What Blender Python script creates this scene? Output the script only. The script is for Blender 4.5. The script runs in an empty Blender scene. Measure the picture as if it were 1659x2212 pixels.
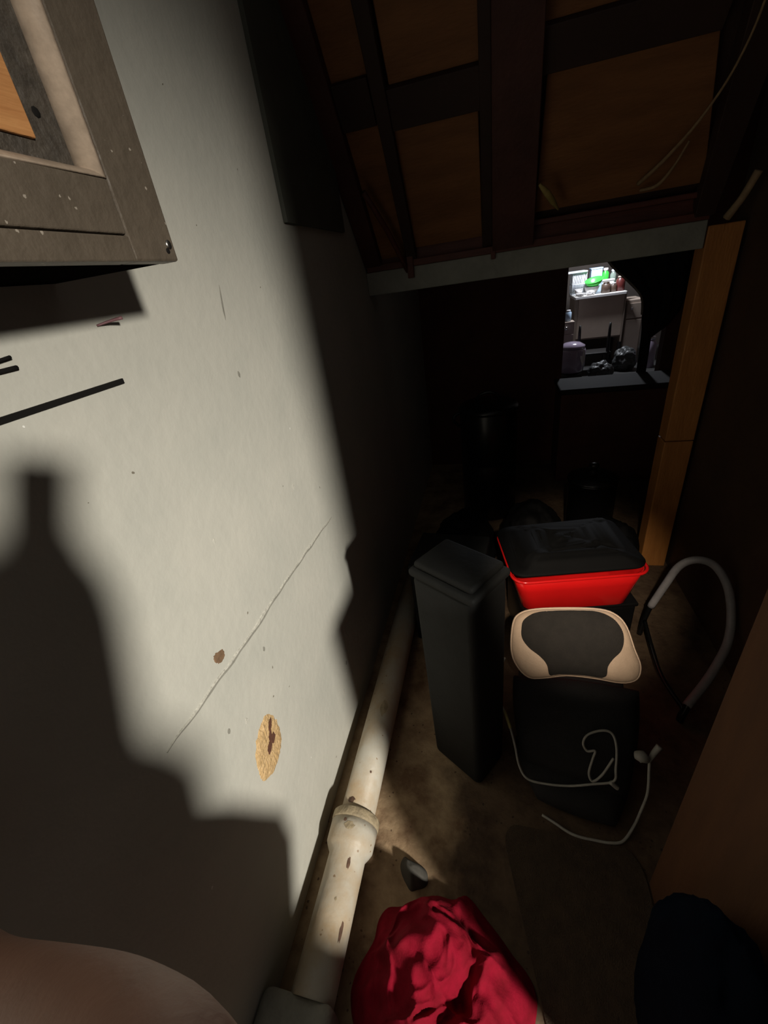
import bpy, bmesh, math, random
from mathutils import Vector, Matrix, noise

random.seed(7)
S = bpy.context.scene
COL = S.collection

# ------------------------------------------------------------------ camera
CAM_H = 1.5
R = ((0.96682, -0.00628, -0.25538), (0.21748, -0.50422, 0.83574), (-0.13402, -0.86355, -0.48612))
cam = bpy.data.cameras.new('camera')
cam.sensor_fit = 'HORIZONTAL'
cam.sensor_width = 36.0
cam.lens = 36.0 * 905.0 / 1659.0
cam.clip_start = 0.01
cam_o = bpy.data.objects.new('camera', cam)
COL.objects.link(cam_o)
M = Matrix.Identity(4)
for r in range(3):
    M[r][0] = R[r][0]
    M[r][1] = -R[r][1]
    M[r][2] = -R[r][2]
M[2][3] = CAM_H
cam_o.matrix_world = M
S.camera = cam_o

# ------------------------------------------------------------------ world, lights, exposure
w = bpy.data.worlds.new('world')
S.world = w
w.use_nodes = True
w.node_tree.nodes['Background'].inputs[0].default_value = (1.0, 0.95, 0.88, 1)
w.node_tree.nodes['Background'].inputs[1].default_value = 0.085
S.view_settings.view_transform = 'Standard'
S.view_settings.look = 'None'
S.view_settings.exposure = 0.0
S.view_settings.gamma = 1.0
S.view_settings.use_curve_mapping = False

def point_light(name, loc, power, color, radius):
    l = bpy.data.lights.new(name, 'POINT')
    l.energy = power
    l.color = color
    l.shadow_soft_size = radius
    o = bpy.data.objects.new(name, l)
    o.location = loc
    COL.objects.link(o)
    return o

def spot_light(name, loc, target, power, color, radius, cone, blend):
    l = bpy.data.lights.new(name, 'SPOT')
    l.energy = power
    l.color = color
    l.shadow_soft_size = radius
    l.spot_size = math.radians(cone)
    l.spot_blend = blend
    o = bpy.data.objects.new(name, l)
    o.location = loc
    o.rotation_euler = (Vector(target) - Vector(loc)).to_track_quat('-Z', 'Y').to_euler()
    COL.objects.link(o)
    return o

# the shaded lamp in the room behind the doorway on the right
spot_light('hall_lamp', (2.6, -1.70, 2.36), (-0.527, 0.95, 0.15), 1020.0, (1.0, 0.945, 0.85), 0.14, 49.0, 1.0)
# added narrow spot beside the phone that brightens the tub and pillow
spot_light('added_fill_spot', (0.10, -0.03, 1.56), (0.29, 1.34, 0.40), 115.0, (1.0, 0.86, 0.70), 0.02, 27.0, 1.0)
# the kitchen's own lamp, far behind the nook
point_light('kitchen_lamp', (1.28, 6.53, 1.66), 78.0, (0.88, 0.92, 1.0), 0.10)

# ------------------------------------------------------------------ materials
def mat(name, col, rough=0.7, var=0.0, scale=8.0, bump=0.0, bscale=60.0, metal=0.0, spec=0.5,
        stretch=(1, 1, 1), col2=None, sheen=0.0, coat=0.0, trans=0.0, alpha=None):
    m = bpy.data.materials.new(name)
    m.use_nodes = True
    nt = m.node_tree
    b = nt.nodes['Principled BSDF']
    b.inputs['Roughness'].default_value = rough
    b.inputs['Metallic'].default_value = metal
    b.inputs['Specular IOR Level'].default_value = spec
    b.inputs['Coat Weight'].default_value = coat
    b.inputs['Sheen Weight'].default_value = sheen
    b.inputs['Transmission Weight'].default_value = trans
    tc = nt.nodes.new('ShaderNodeTexCoord')
    mp = nt.nodes.new('ShaderNodeMapping')
    mp.inputs['Scale'].default_value = stretch
    nt.links.new(tc.outputs['Object'], mp.inputs['Vector'])
    n1 = nt.nodes.new('ShaderNodeTexNoise')
    n1.inputs['Scale'].default_value = scale
    n1.inputs['Detail'].default_value = 6.0
    n1.inputs['Roughness'].default_value = 0.62
    nt.links.new(mp.outputs[0], n1.inputs['Vector'])
    rp = nt.nodes.new('ShaderNodeValToRGB')
    c2 = col2 if col2 else tuple(c * (1.0 - var) for c in col)
    rp.color_ramp.elements[0].position = 0.34
    rp.color_ramp.elements[0].color = (*c2, 1)
    rp.color_ramp.elements[1].position = 0.66
    rp.color_ramp.elements[1].color = (*col, 1)
    nt.links.new(n1.outputs['Fac'], rp.inputs['Fac'])
    nt.links.new(rp.outputs['Color'], b.inputs['Base Color'])
    if bump > 0:
        n2 = nt.nodes.new('ShaderNodeTexNoise')
        n2.inputs['Scale'].default_value = bscale
        n2.inputs['Detail'].default_value = 4.0
        nt.links.new(mp.outputs[0], n2.inputs['Vector'])
        bp = nt.nodes.new('ShaderNodeBump')
        bp.inputs['Strength'].default_value = bump
        bp.inputs['Distance'].default_value = 0.01
        nt.links.new(n2.outputs['Fac'], bp.inputs['Height'])
        nt.links.new(bp.outputs[0], b.inputs['Normal'])
    m['ramp'] = rp.name
    return m

def add_specks(m, scale, thr, col, seed=0.0):
    """small flecks of paint / dirt with a shape of their own"""
    nt = m.node_tree
    b = nt.nodes['Principled BSDF']
    src = b.inputs['Base Color'].links[0].from_socket
    tc = nt.nodes.new('ShaderNodeTexCoord')
    mp = nt.nodes.new('ShaderNodeMapping')
    mp.inputs['Location'].default_value = (seed, seed * 1.7, seed * 0.6)
    nt.links.new(tc.outputs['Object'], mp.inputs['Vector'])
    v = nt.nodes.new('ShaderNodeTexVoronoi')
    v.inputs['Scale'].default_value = scale
    wn = nt.nodes.new('ShaderNodeTexNoise')
    wn.inputs['Scale'].default_value = scale * 5.0
    wn.inputs['Detail'].default_value = 2.0
    nt.links.new(mp.outputs[0], wn.inputs['Vector'])
    wa = nt.nodes.new('ShaderNodeVectorMath')
    wa.operation = 'MULTIPLY_ADD'
    wa.inputs[1].default_value = (0.22 / scale,) * 3
    nt.links.new(wn.outputs['Color'], wa.inputs[0])
    nt.links.new(mp.outputs[0], wa.inputs[2])
    nt.links.new(wa.outputs[0], v.inputs['Vector'])
    cut = nt.nodes.new('ShaderNodeMath')
    cut.operation = 'LESS_THAN'
    cut.inputs[1].default_value = thr
    nt.links.new(v.outputs['Distance'], cut.inputs[0])
    n = nt.nodes.new('ShaderNodeTexNoise')
    n.inputs['Scale'].default_value = 5.0
    nt.links.new(mp.outputs[0], n.inputs['Vector'])
    g = nt.nodes.new('ShaderNodeMath')
    g.operation = 'GREATER_THAN'
    g.inputs[1].default_value = 0.5
    nt.links.new(n.outputs['Fac'], g.inputs[0])
    mu = nt.nodes.new('ShaderNodeMath')
    mu.operation = 'MULTIPLY'
    nt.links.new(cut.outputs[0], mu.inputs[0])
    nt.links.new(g.outputs[0], mu.inputs[1])
    mx = nt.nodes.new('ShaderNodeMix')
    mx.data_type = 'RGBA'
    nt.links.new(mu.outputs[0], mx.inputs[0])
    nt.links.new(src, mx.inputs[6])
    mx.inputs[7].default_value = (*col, 1)
    nt.links.new(mx.outputs[2], b.inputs['Base Color'])

M_wall = mat('painted_plaster', (0.53, 0.515, 0.45), 0.55, scale=3.2, col2=(0.46, 0.455, 0.40), bump=0.12, bscale=45, spec=0.35)
add_specks(M_wall, 14, 0.030, (0.80, 0.79, 0.74), 3.1)
add_specks(M_wall, 11, 0.034, (0.20, 0.18, 0.14), 8.7)
M_seam = mat('seam_plaster', (0.54, 0.525, 0.455), 0.8, 0.2, 60, 0.4, 120)
M_groove = mat('seam_groove', (0.27, 0.26, 0.22), 0.9, 0.2, 60)
M_chip = mat('bare_plaster', (0.62, 0.43, 0.22), 0.9, scale=60, col2=(0.46, 0.30, 0.13), bump=0.6, bscale=140)
M_hole = mat('brown_hole', (0.13, 0.05, 0.025), 0.95, 0.4, 80)
M_stain = mat('brown_stain', (0.22, 0.13, 0.07), 0.9, 0.4, 90)
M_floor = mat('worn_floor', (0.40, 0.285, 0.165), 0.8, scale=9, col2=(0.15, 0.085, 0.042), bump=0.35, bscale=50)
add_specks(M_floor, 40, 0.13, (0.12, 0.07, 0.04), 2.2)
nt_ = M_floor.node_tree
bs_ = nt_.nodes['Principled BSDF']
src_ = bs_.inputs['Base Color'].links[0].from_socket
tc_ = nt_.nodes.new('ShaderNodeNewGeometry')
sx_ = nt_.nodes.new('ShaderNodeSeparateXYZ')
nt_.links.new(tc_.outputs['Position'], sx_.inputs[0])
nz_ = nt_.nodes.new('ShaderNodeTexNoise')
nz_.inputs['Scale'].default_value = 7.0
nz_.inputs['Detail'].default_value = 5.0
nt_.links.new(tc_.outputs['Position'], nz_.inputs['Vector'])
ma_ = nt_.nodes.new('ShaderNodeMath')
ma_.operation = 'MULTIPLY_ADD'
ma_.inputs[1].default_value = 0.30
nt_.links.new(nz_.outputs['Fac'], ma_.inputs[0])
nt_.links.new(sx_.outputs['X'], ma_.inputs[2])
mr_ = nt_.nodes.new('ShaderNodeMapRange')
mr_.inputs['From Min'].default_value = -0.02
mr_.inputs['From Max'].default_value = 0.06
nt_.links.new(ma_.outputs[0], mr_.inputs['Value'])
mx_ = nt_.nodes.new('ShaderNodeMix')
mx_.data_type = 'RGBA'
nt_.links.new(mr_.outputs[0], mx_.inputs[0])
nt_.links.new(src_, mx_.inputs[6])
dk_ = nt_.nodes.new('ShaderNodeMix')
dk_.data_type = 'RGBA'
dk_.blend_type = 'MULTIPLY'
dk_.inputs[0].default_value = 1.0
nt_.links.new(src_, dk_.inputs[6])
dk_.inputs[7].default_value = (0.30, 0.27, 0.25, 1)  # shade put into the floor colour, away from the bare strip by the pipe
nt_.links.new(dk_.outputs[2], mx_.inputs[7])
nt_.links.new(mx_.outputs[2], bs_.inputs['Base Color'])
M_taupe = mat('taupe_paint', (0.105, 0.083, 0.060), 0.5, 0.18, 25, 0.25, 70, spec=0.5)
add_specks(M_taupe, 75, 0.10, (0.30, 0.26, 0.21), 5.5)
M_mold = mat('highlight_moulding', (0.50, 0.39, 0.29), 0.35, 0.35, 45, 0.05, 90, spec=0.6)  # paler than the frame: the moulding's highlight is put into its colour
M_under = mat('shade_black_underside', (0.005, 0.004, 0.0035), 1.0, 0.3, 30, spec=0.0)  # blackened so the underside merges with the cabinet's shadow
M_inner = mat('dark_taupe', (0.075, 0.062, 0.048), 0.6, 0.45, 60, 0.5, 90)
M_orange = mat('orange_plywood', (0.50, 0.24, 0.085), 0.6, scale=9, col2=(0.40, 0.17, 0.055), bump=0.2, bscale=40, stretch=(1, 1, 9))
M_black = mat('black_strip', (0.008, 0.007, 0.006), 0.9, 0.3, spec=0.2)
M_steel = mat('screw_steel', (0.5, 0.48, 0.44), 0.35, 0.2, 40, metal=1.0)
M_nail = mat('reddish_nail', (0.22, 0.10, 0.11), 0.5, 0.3, 40)
M_pipe = mat('pipe_paint', (0.46, 0.43, 0.36), 0.5, scale=7, col2=(0.40, 0.29, 0.17), bump=0.15, bscale=50, spec=0.4)
add_specks(M_pipe, 30, 0.09, (0.25, 0.17, 0.10), 4.4)
M_pipelip = mat('pipe_lip', (0.40, 0.32, 0.20), 0.7, 0.4, 30, 0.4, 80)
M_rust = mat('pipe_chip', (0.14, 0.075, 0.045), 0.8, 0.5, 60)
M_conc = mat('grey_cement', (0.36, 0.355, 0.31), 0.85, 0.3, 14, 0.4, 60)
M_red = mat('red_cloth', (0.24, 0.004, 0.018), 0.85, scale=20, col2=(0.15, 0.003, 0.010), bump=0.15, bscale=200, spec=0.12)
M_dkcloth = mat('charcoal_cloth', (0.06, 0.055, 0.045), 0.9, 0.3, 30)
M_redpl = mat('red_plastic', (0.80, 0.012, 0.012), 0.20, 0.1, 5, spec=0.6, coat=0.3)
M_bin = mat('charcoal_plastic', (0.0125, 0.013, 0.0122), 0.75, 0.3, 12, 0.1, 60, spec=0.3)
M_bag = mat('black_bag', (0.006, 0.006, 0.006), 0.3, 0.2, 12, spec=0.5)
M_liner = mat('black_liner', (0.004, 0.004, 0.004), 0.75, 0.2, 12, spec=0.15)
M_pad = mat('black_pad', (0.010, 0.009, 0.009), 0.8, 0.3, 20, 0.3, 300)
M_tan = mat('tan_leatherette', (0.60, 0.44, 0.31), 0.5, 0.14, 18, 0.15, 200)
M_mesh = mat('brown_mesh', (0.022, 0.018, 0.014), 0.85, 0.3, 30, 0.5, 600)
M_cord = mat('grey_cord', (0.40, 0.385, 0.34), 0.55, 0.25, 40)
M_cordy = mat('yellow_cord', (0.42, 0.36, 0.12), 0.55, 0.25, 40)
M_tube = mat('grey_tube', (0.30, 0.285, 0.285), 0.45, 0.2, 30, spec=0.5)
M_header = mat('grey_header', (0.27, 0.27, 0.235), 0.6, 0.25, 9, 0.2, 40)
M_redwood = mat('red_brown_wood', (0.115, 0.030, 0.018), 0.6, scale=6, col2=(0.070, 0.018, 0.011), bump=0.25, bscale=30, stretch=(1, 1, 5))
M_stringer = mat('dark_red_wood', (0.085, 0.030, 0.022), 0.65, scale=6, col2=(0.05, 0.016, 0.012), bump=0.25, bscale=30)
M_ply = mat('brown_plywood', (0.25, 0.105, 0.034), 0.7, scale=3.5, col2=(0.17, 0.068, 0.020), bump=0.15, bscale=30, stretch=(1, 4, 4))
M_batten = mat('dark_batten', (0.035, 0.014, 0.009), 0.7, 0.3, 9)
M_post = mat('orange_post', (0.46, 0.19, 0.045), 0.6, scale=6, col2=(0.36, 0.14, 0.030), bump=0.2, bscale=30, stretch=(5, 5, 1))
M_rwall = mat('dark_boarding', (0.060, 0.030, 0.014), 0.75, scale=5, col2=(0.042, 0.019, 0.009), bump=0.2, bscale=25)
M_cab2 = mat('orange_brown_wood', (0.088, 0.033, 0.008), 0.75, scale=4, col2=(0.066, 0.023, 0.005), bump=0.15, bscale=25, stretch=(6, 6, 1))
M_teal = mat('dull_dark_green', (0.10, 0.105, 0.085), 0.7, 0.25, 8)
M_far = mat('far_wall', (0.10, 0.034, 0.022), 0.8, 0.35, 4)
M_string = mat('twine', (0.30, 0.20, 0.10), 0.8, 0.3, 80)
M_stick = mat('tan_stick', (0.33, 0.22, 0.12), 0.75, 0.3, 40)
M_sliver = mat('yellow_sliver', (0.36, 0.27, 0.08), 0.75, 0.3, 40)
M_skin = mat('skin', (0.30, 0.155, 0.105), 0.55, 0.12, 25, 0.1, 150)
M_navy = mat('navy_cloth', (0.003, 0.005, 0.010), 0.95, 0.3, 25, 0.2, 200, spec=0.03)
M_trs = mat('dark_trousers', (0.008, 0.010, 0.017), 0.9, 0.3, 25, 0.2, 200)
M_hair = mat('black_hair', (0.008, 0.006, 0.005), 0.6, 0.3, 60)
M_phone = mat('phone_black', (0.01, 0.01, 0.012), 0.25, 0.1)
M_kwall = mat('kitchen_wall', (0.055, 0.042, 0.034), 0.8, 0.2, 4)
M_kfloor = mat('kitchen_floor', (0.06, 0.06, 0.058), 0.45, 0.35, 6)
M_ktop = mat('worktop_white', (0.72, 0.70, 0.66), 0.4, 0.08, 8)
M_kpanel = mat('beige_panel', (0.62, 0.50, 0.41), 0.6, 0.1, 6)
M_kside = mat('side_panel_taupe', (0.34, 0.27, 0.22), 0.6, 0.1, 6)
M_kleg = mat('black_leg', (0.012, 0.010, 0.009), 0.5, 0.2)
M_white = mat('white_ware', (0.80, 0.78, 0.78), 0.2, 0.06, 10, coat=0.3)
M_wire = mat('white_wire', (0.75, 0.78, 0.84), 0.3, 0.05)
M_green = mat('green_plastic', (0.05, 0.60, 0.06), 0.3, 0.15, 8)
M_blue = mat('pale_blue_plastic', (0.42, 0.55, 0.70), 0.3, 0.1, 8)
M_brown = mat('brown_pot', (0.09, 0.055, 0.04), 0.4, 0.3, 12)
M_maroon = mat('maroon_pot', (0.10, 0.018, 0.016), 0.35, 0.3, 12)
M_steelp = mat('polished_steel', (0.75, 0.74, 0.80), 0.12, 0.1, 10, metal=1.0)
M_lilac = mat('lilac_enamel', (0.40, 0.33, 0.44), 0.15, 0.15, 8, coat=0.6)
M_greybag = mat('grey_plastic_bag', (0.075, 0.078, 0.078), 0.4, 0.35, 14, 0.3, 40)
M_curtain = mat('dark_curtain', (0.020, 0.014, 0.012), 0.85, 0.3, 10)
M_hem = mat('curtain_hem', (0.30, 0.25, 0.21), 0.85, 0.3, 10)
M_glass = mat('clear_jar', (0.45, 0.55, 0.48), 0.1, 0.1, 10, trans=0.5)

# ------------------------------------------------------------------ helpers
def V(*a):
    return Vector(a)

def link(name, me, m, parent=None, smooth=False):
    if m is not None:
        me.materials.append(m)
    if smooth:
        for p in me.polygons:
            p.use_smooth = True
    o = bpy.data.objects.new(name, me)
    COL.objects.link(o)
    if parent is not None:
        o.parent = parent
    return o

def root_loc(parent):
    p = Vector((0, 0, 0))
    q = parent
    while q is not None:
        p += q.location
        q = q.parent
    return p

def from_bm(name, bm, m, parent=None, smooth=False, origin=None):
    """vertices are in world space; they are shifted so that the object sits under its parent"""
    bmesh.ops.recalc_face_normals(bm, faces=bm.faces[:])
    base = root_loc(parent)
    if origin is None:
        lo = Vector((min(v.co.x for v in bm.verts), min(v.co.y for v in bm.verts), min(v.co.z for v in bm.verts)))
        hi = Vector((max(v.co.x for v in bm.verts), max(v.co.y for v in bm.verts), max(v.co.z for v in bm.verts)))
        origin = Vector(((lo.x + hi.x) / 2, (lo.y + hi.y) / 2, lo.z))
    for v in bm.verts:
        v.co -= origin
    me = bpy.data.meshes.new(name)
    bm.to_mesh(me)
    bm.free()
    o = link(name, me, m, parent, smooth)
    o.location = origin - base
    return o

def tag(o, label, cat, group=None, kind=None):
    if label: o['label'] = label
    if cat: o['category'] = cat
    if group: o['group'] = group
    if kind: o['kind'] = kind
    return o

def struct(o, label=None):
    o['kind'] = 'structure'
    if label: o['label'] = label
    return o

def thing(name, loc, label, cat, group=None):
    e = bpy.data.objects.new(name, None)
    e.empty_display_size = 0.05
    e.location = loc
    COL.objects.link(e)
    return tag(e, label, cat, group)

def bm_box(bm, lo, hi, bevel=0.0, mtx=None, seg=2):
    r = bmesh.ops.create_cube(bm, size=1.0)
    vs = r['verts']
    lo, hi = Vector(lo), Vector(hi)
    for v in vs:
        v.co = Vector((lo.x + (v.co.x + .5) * (hi.x - lo.x), lo.y + (v.co.y + .5) * (hi.y - lo.y), lo.z + (v.co.z + .5) * (hi.z - lo.z)))
    if bevel > 0:
        es = list({e for v in vs for e in v.link_edges})
        r2 = bmesh.ops.bevel(bm, geom=es, offset=bevel, segments=seg, affect='EDGES', profile=0.5)
        vs = list({v for f in r2['faces'] for v in f.verts} | {v for v in vs if v.is_valid})
    if mtx is not None:
        for v in vs:
            v.co = mtx @ v.co
    return vs

def box(name, lo, hi, m, parent=None, bevel=0.0, mtx=None, smooth=False):
    bm = bmesh.new()
    bm_box(bm, lo, hi, bevel, mtx)
    return from_bm(name, bm, m, parent, smooth)

def bm_tube(bm, pts, rad, seg=8, closed=False, caps=True):
    pts = [Vector(p) for p in pts]
    n = len(pts)
    rads = rad if isinstance(rad, (list, tuple)) else [rad] * n
    up = None
    rings = []
    for i, p in enumerate(pts):
        if closed:
            t = (pts[(i + 1) % n] - pts[i - 1]).normalized()
        else:
            t = (pts[min(i + 1, n - 1)] - pts[max(i - 1, 0)]).normalized()
        if up is None:
            up = t.orthogonal().normalized()
        up = (up - t * up.dot(t))
        if up.length < 1e-5:
            up = t.orthogonal()
        up.normalize()
        s = t.cross(up)
        rings.append([bm.verts.new(p + (up * math.cos(a) + s * math.sin(a)) * rads[i]) for a in [2 * math.pi * k / seg for k in range(seg)]])
    for i in range(n if closed else n - 1):
        a, b = rings[i], rings[(i + 1) % n]
        for k in range(seg):
            bm.faces.new((a[k], a[(k + 1) % seg], b[(k + 1) % seg], b[k]))
    if caps and not closed:
        bm.faces.new(rings[0][::-1])
        bm.faces.new(rings[-1])

def smooth_pts(pts, per=6, closed=False):
    pts = [Vector(p) for p in pts]
    out = []
    n = len(pts)
    rng = range(n if closed else n - 1)
    for i in rng:
        p0 = pts[(i - 1) % n] if (closed or i > 0) else pts[0]
        p1 = pts[i]
        p2 = pts[(i + 1) % n]
        p3 = pts[(i + 2) % n] if (closed or i + 2 < n) else pts[-1]
        for k in range(per):
            t = k / per
            out.append(0.5 * ((2 * p1) + (-p0 + p2) * t + (2 * p0 - 5 * p1 + 4 * p2 - p3) * t * t + (-p0 + 3 * p1 - 3 * p2 + p3) * t ** 3))
    if not closed:
        out.append(pts[-1])
    return out

def tube(name, pts, rad, m, parent=None, seg=8, per=6, closed=False):
    bm = bmesh.new()
    pp = smooth_pts(pts, per, closed) if per > 1 else [Vector(p) for p in pts]
    rr = rad
    if isinstance(rad, (list, tuple)):
        rr = []
        for i in range(len(pp)):
            f = i / (len(pp) - 1) * (len(rad) - 1)
            a = int(min(f, len(rad) - 2))
            rr.append(rad[a] + (rad[a + 1] - rad[a]) * (f - a))
    bm_tube(bm, pp, rr, seg, closed)
    return from_bm(name, bm, m, parent, True)

def bm_lathe(bm, prof, seg=28, mtx=None, cap_bottom=True, cap_top=False):
    """prof: list of (radius, z)"""
    rings = []
    for r, z in prof:
        ring = []
        for k in range(seg):
            a = 2 * math.pi * k / seg
            p = Vector((r * math.cos(a), r * math.sin(a), z))
            ring.append(bm.verts.new(mtx @ p if mtx is not None else p))
        rings.append(ring)
    for a, b in zip(rings, rings[1:]):
        for k in range(seg):
            bm.faces.new((a[k], a[(k + 1) % seg], b[(k + 1) % seg], b[k]))
    if cap_bottom: bm.faces.new(rings[0][::-1])
    if cap_top: bm.faces.new(rings[-1])

def lathe(name, prof, m, loc=(0, 0, 0), parent=None, seg=28, mtx=None, cap_bottom=True, cap_top=False):
    bm = bmesh.new()
    mm = Matrix.Translation(Vector(loc))
    if mtx is not None: mm = mm @ mtx
    bm_lathe(bm, prof, seg, mm, cap_bottom, cap_top)
    return from_bm(name, bm, m, parent, True)

def poly_prism(name, pts, axis, t, m, parent=None, smooth=False):
    """flat outline (3-D points) given a thickness t along axis"""
    bm = bmesh.new()
    ax = Vector(axis) * t
    a = [bm.verts.new(Vector(p)) for p in pts]
    b = [bm.verts.new(Vector(p) + ax) for p in pts]
    n = len(a)
    bm.faces.new(a)
    bm.faces.new(b[::-1])
    for i in range(n):
        bm.faces.new((a[i], b[i], b[(i + 1) % n], a[(i + 1) % n]))
    return from_bm(name, bm, m, parent, smooth)

WX = -0.527           # plane of the left wall
RX = 0.87             # plane of the right wall
YB = 2.02             # the beam across the nook
YF = 3.40             # wall between nook and kitchen

# ================================================================== SETTING
def slab(name, lo, hi, m, label=None, parent=None, nocat=True):
    o = box(name, lo, hi, m, parent)
    if parent is None: struct(o, label)
    return o

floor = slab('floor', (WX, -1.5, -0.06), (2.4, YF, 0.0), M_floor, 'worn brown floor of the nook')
wall_left = slab('wall_left', (WX - 0.08, -1.5, 0.0), (WX, YF, 2.7), M_wall, 'grey-green painted wall with chips and a long crack')
# right wall: starts behind the doorway, through which the lamp shines in
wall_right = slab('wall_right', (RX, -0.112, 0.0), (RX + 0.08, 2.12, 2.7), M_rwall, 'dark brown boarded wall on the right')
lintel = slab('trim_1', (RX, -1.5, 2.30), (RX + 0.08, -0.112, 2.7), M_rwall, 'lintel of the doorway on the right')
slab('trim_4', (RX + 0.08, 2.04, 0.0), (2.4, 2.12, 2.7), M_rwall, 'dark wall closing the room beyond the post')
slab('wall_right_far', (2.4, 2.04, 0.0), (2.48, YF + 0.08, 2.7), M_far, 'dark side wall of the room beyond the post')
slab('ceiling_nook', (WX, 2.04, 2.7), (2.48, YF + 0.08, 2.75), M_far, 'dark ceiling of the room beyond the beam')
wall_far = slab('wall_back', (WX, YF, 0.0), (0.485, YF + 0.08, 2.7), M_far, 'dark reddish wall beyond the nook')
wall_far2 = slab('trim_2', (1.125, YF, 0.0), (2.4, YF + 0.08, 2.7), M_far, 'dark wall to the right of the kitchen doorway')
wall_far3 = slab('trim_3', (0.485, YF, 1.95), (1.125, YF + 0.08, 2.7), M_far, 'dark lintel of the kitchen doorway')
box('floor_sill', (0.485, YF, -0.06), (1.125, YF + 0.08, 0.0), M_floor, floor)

# --- left wall: crack, chip, stains
def ribbon(name, pts, width, t, m, parent):
    """irregular low bead on the left wall; pts are (y, z)"""
    bm = bmesh.new()
    L, U, LB, UB = [], [], [], []
    for i, (y, z, wd) in enumerate(pts):
        L.append(bm.verts.new((WX + t, y, z - wd * 0.5)))
        U.append(bm.verts.new((WX + t, y, z + wd * 0.5)))
        LB.append(bm.verts.new((WX - 0.001, y, z - wd * 0.8)))
        UB.append(bm.verts.new((WX - 0.001, y, z + wd * 0.8)))
    for i in range(len(L) - 1):
        bm.faces.new((L[i], L[i + 1], U[i + 1], U[i]))
        bm.faces.new((LB[i], LB[i + 1], L[i + 1], L[i]))
        bm.faces.new((U[i], U[i + 1], UB[i + 1], UB[i]))
    return from_bm(name, bm, m, parent)

pts, gpts = [], []
for i in range(70):
    f = i / 69
    y = 0.30 + f * 0.82
    z = 0.862 - f * 0.026 + 0.006 * noise.noise(Vector((f * 14, 1.3, 0))) + 0.010 * noise.noise(Vector((f * 4, 5.3, 0)))
    edge = min(1, f * 6, (1 - f) * 6)
    wd = (0.005 + 0.007 * max(0, noise.noise(Vector((f * 11, 7.7, 0))))) * (0.25 + 0.75 * edge)
    pts.append((y, z, wd))
    gpts.append((y, z - wd * 0.55, 0.0035 * (0.3 + edge) * (1 + 0.6 * noise.noise(Vector((f * 30, 2, 0))))))
ribbon('plaster_seam', pts, 0, 0.0018, M_seam, wall_left)
ribbon('crack', gpts, 0, 0.0024, M_groove, wall_left)

def blob(name, cy, cz, outline, x, m, parent, t=0.0015, jit=0.10, n=26, seed=0.0):
    """irregular thin patch; outline = ((dy,dz)...) polygon, subdivided and roughened"""
    P = [Vector((0, cy + a, cz + b)) for a, b in outline]
    Q = smooth_pts(P, max(2, n // len(P)), True)
    c = sum(Q, Vector()) / len(Q)
    out = []
    for i, q in enumerate(Q):
        k = 1 + jit * noise.noise(Vector((i * 0.9, seed, 3.1)))
        p = c + (q - c) * k
        out.append((x, p.y, p.z))
    bm = bmesh.new()
    ce = bm.verts.new((x + t, c.y, c.z))
    ring = [bm.verts.new(p) for p in out]
    mid = [bm.verts.new((x + t * (0.7 + 0.6 * random.random()), c.y + (p[1] - c.y) * 0.8, c.z + (p[2] - c.z) * 0.8)) for p in out]
    k = len(ring)
    for i in range(k):
        j = (i + 1) % k
        bm.faces.new((ring[i], ring[j], mid[j], mid[i]))
        bm.faces.new((mid[i], mid[j], ce))
    return from_bm(name, bm, m, parent)

chip = blob('plaster_chip', 0, 0, [(0.532, 0.640), (0.552, 0.585), (0.545, 0.525), (0.520, 0.497), (0.478, 0.487), (0.440, 0.515), (0.438, 0.548), (0.452, 0.605), (0.490, 0.640)],
            WX - 0.0005, M_chip, wall_left, 0.004, 0.10, 54, 4.0)
chip['label'] = 'tan patch of bare plaster'
for k_, ol in enumerate(([(0.532, 0.622), (0.526, 0.604), (0.512, 0.596), (0.514, 0.612)], [(0.518, 0.598), (0.512, 0.574), (0.500, 0.570), (0.503, 0.590)],
                          [(0.520, 0.582), (0.524, 0.566), (0.510, 0.556), (0.504, 0.572)], [(0.504, 0.578), (0.500, 0.556), (0.484, 0.552), (0.486, 0.572)])):
    h = blob('chip_hole', 0, 0, ol, WX + 0.0046, M_hole, wall_left, 0.0008, 0.35, 20, 9.0 + k_)
    h['label'] = 'dark brown hole in the bare patch'
s = blob('brown_stain', 0, 0, [(0.490, 0.902), (0.491, 0.885), (0.475, 0.880), (0.462, 0.893), (0.464, 0.910)], WX - 0.0002, M_stain, wall_left, 0.0008, 0.25, 30, 2.0)
blob('scratch', 0, 0, [(0.851, 1.528), (0.853, 1.524), (0.842, 1.470), (0.839, 1.464), (0.840, 1.490)], WX - 0.0002, M_groove, wall_left, 0.0006, 0.05, 20, 1.0)
for i, (y, z, r_) in enumerate([(0.58, 1.10, 0.004), (0.83, 1.36, 0.005), (0.93, 1.04, 0.006), (0.97, 0.30, 0.007), (0.90, 0.23, 0.010), (0.60, 0.78, 0.005), (0.47, 0.70, 0.006), (0.42, 0.74, 0.005)]):
    blob('flake', 0, 0, [(y + r_, z), (y, z + r_ * 1.6), (y - r_, z), (y, z - r_ * 1.4)], WX - 0.0002, M_groove if i % 2 else M_seam, wall_left, 0.0008, 0.3, 16, float(i))

# thin dull green sheet over the darker wall area, beside the stairs
b = box('dark_wall_patch', (WX + 0.0005, 1.235, 1.655), (WX + 0.012, 1.74, 2.25), M_teal)
tag(b, 'dull dark green patch high on the wall beside the stair underside', 'board')

# --- grey beam across the nook
beam = box('beam', (WX + 0.001, YB - 0.02, 1.432), (0.735, YB + 0.05, 1.520), M_header, bevel=0.003)
tag(beam, 'grey painted beam spanning the nook below the brown stair underside', 'beam')

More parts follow.
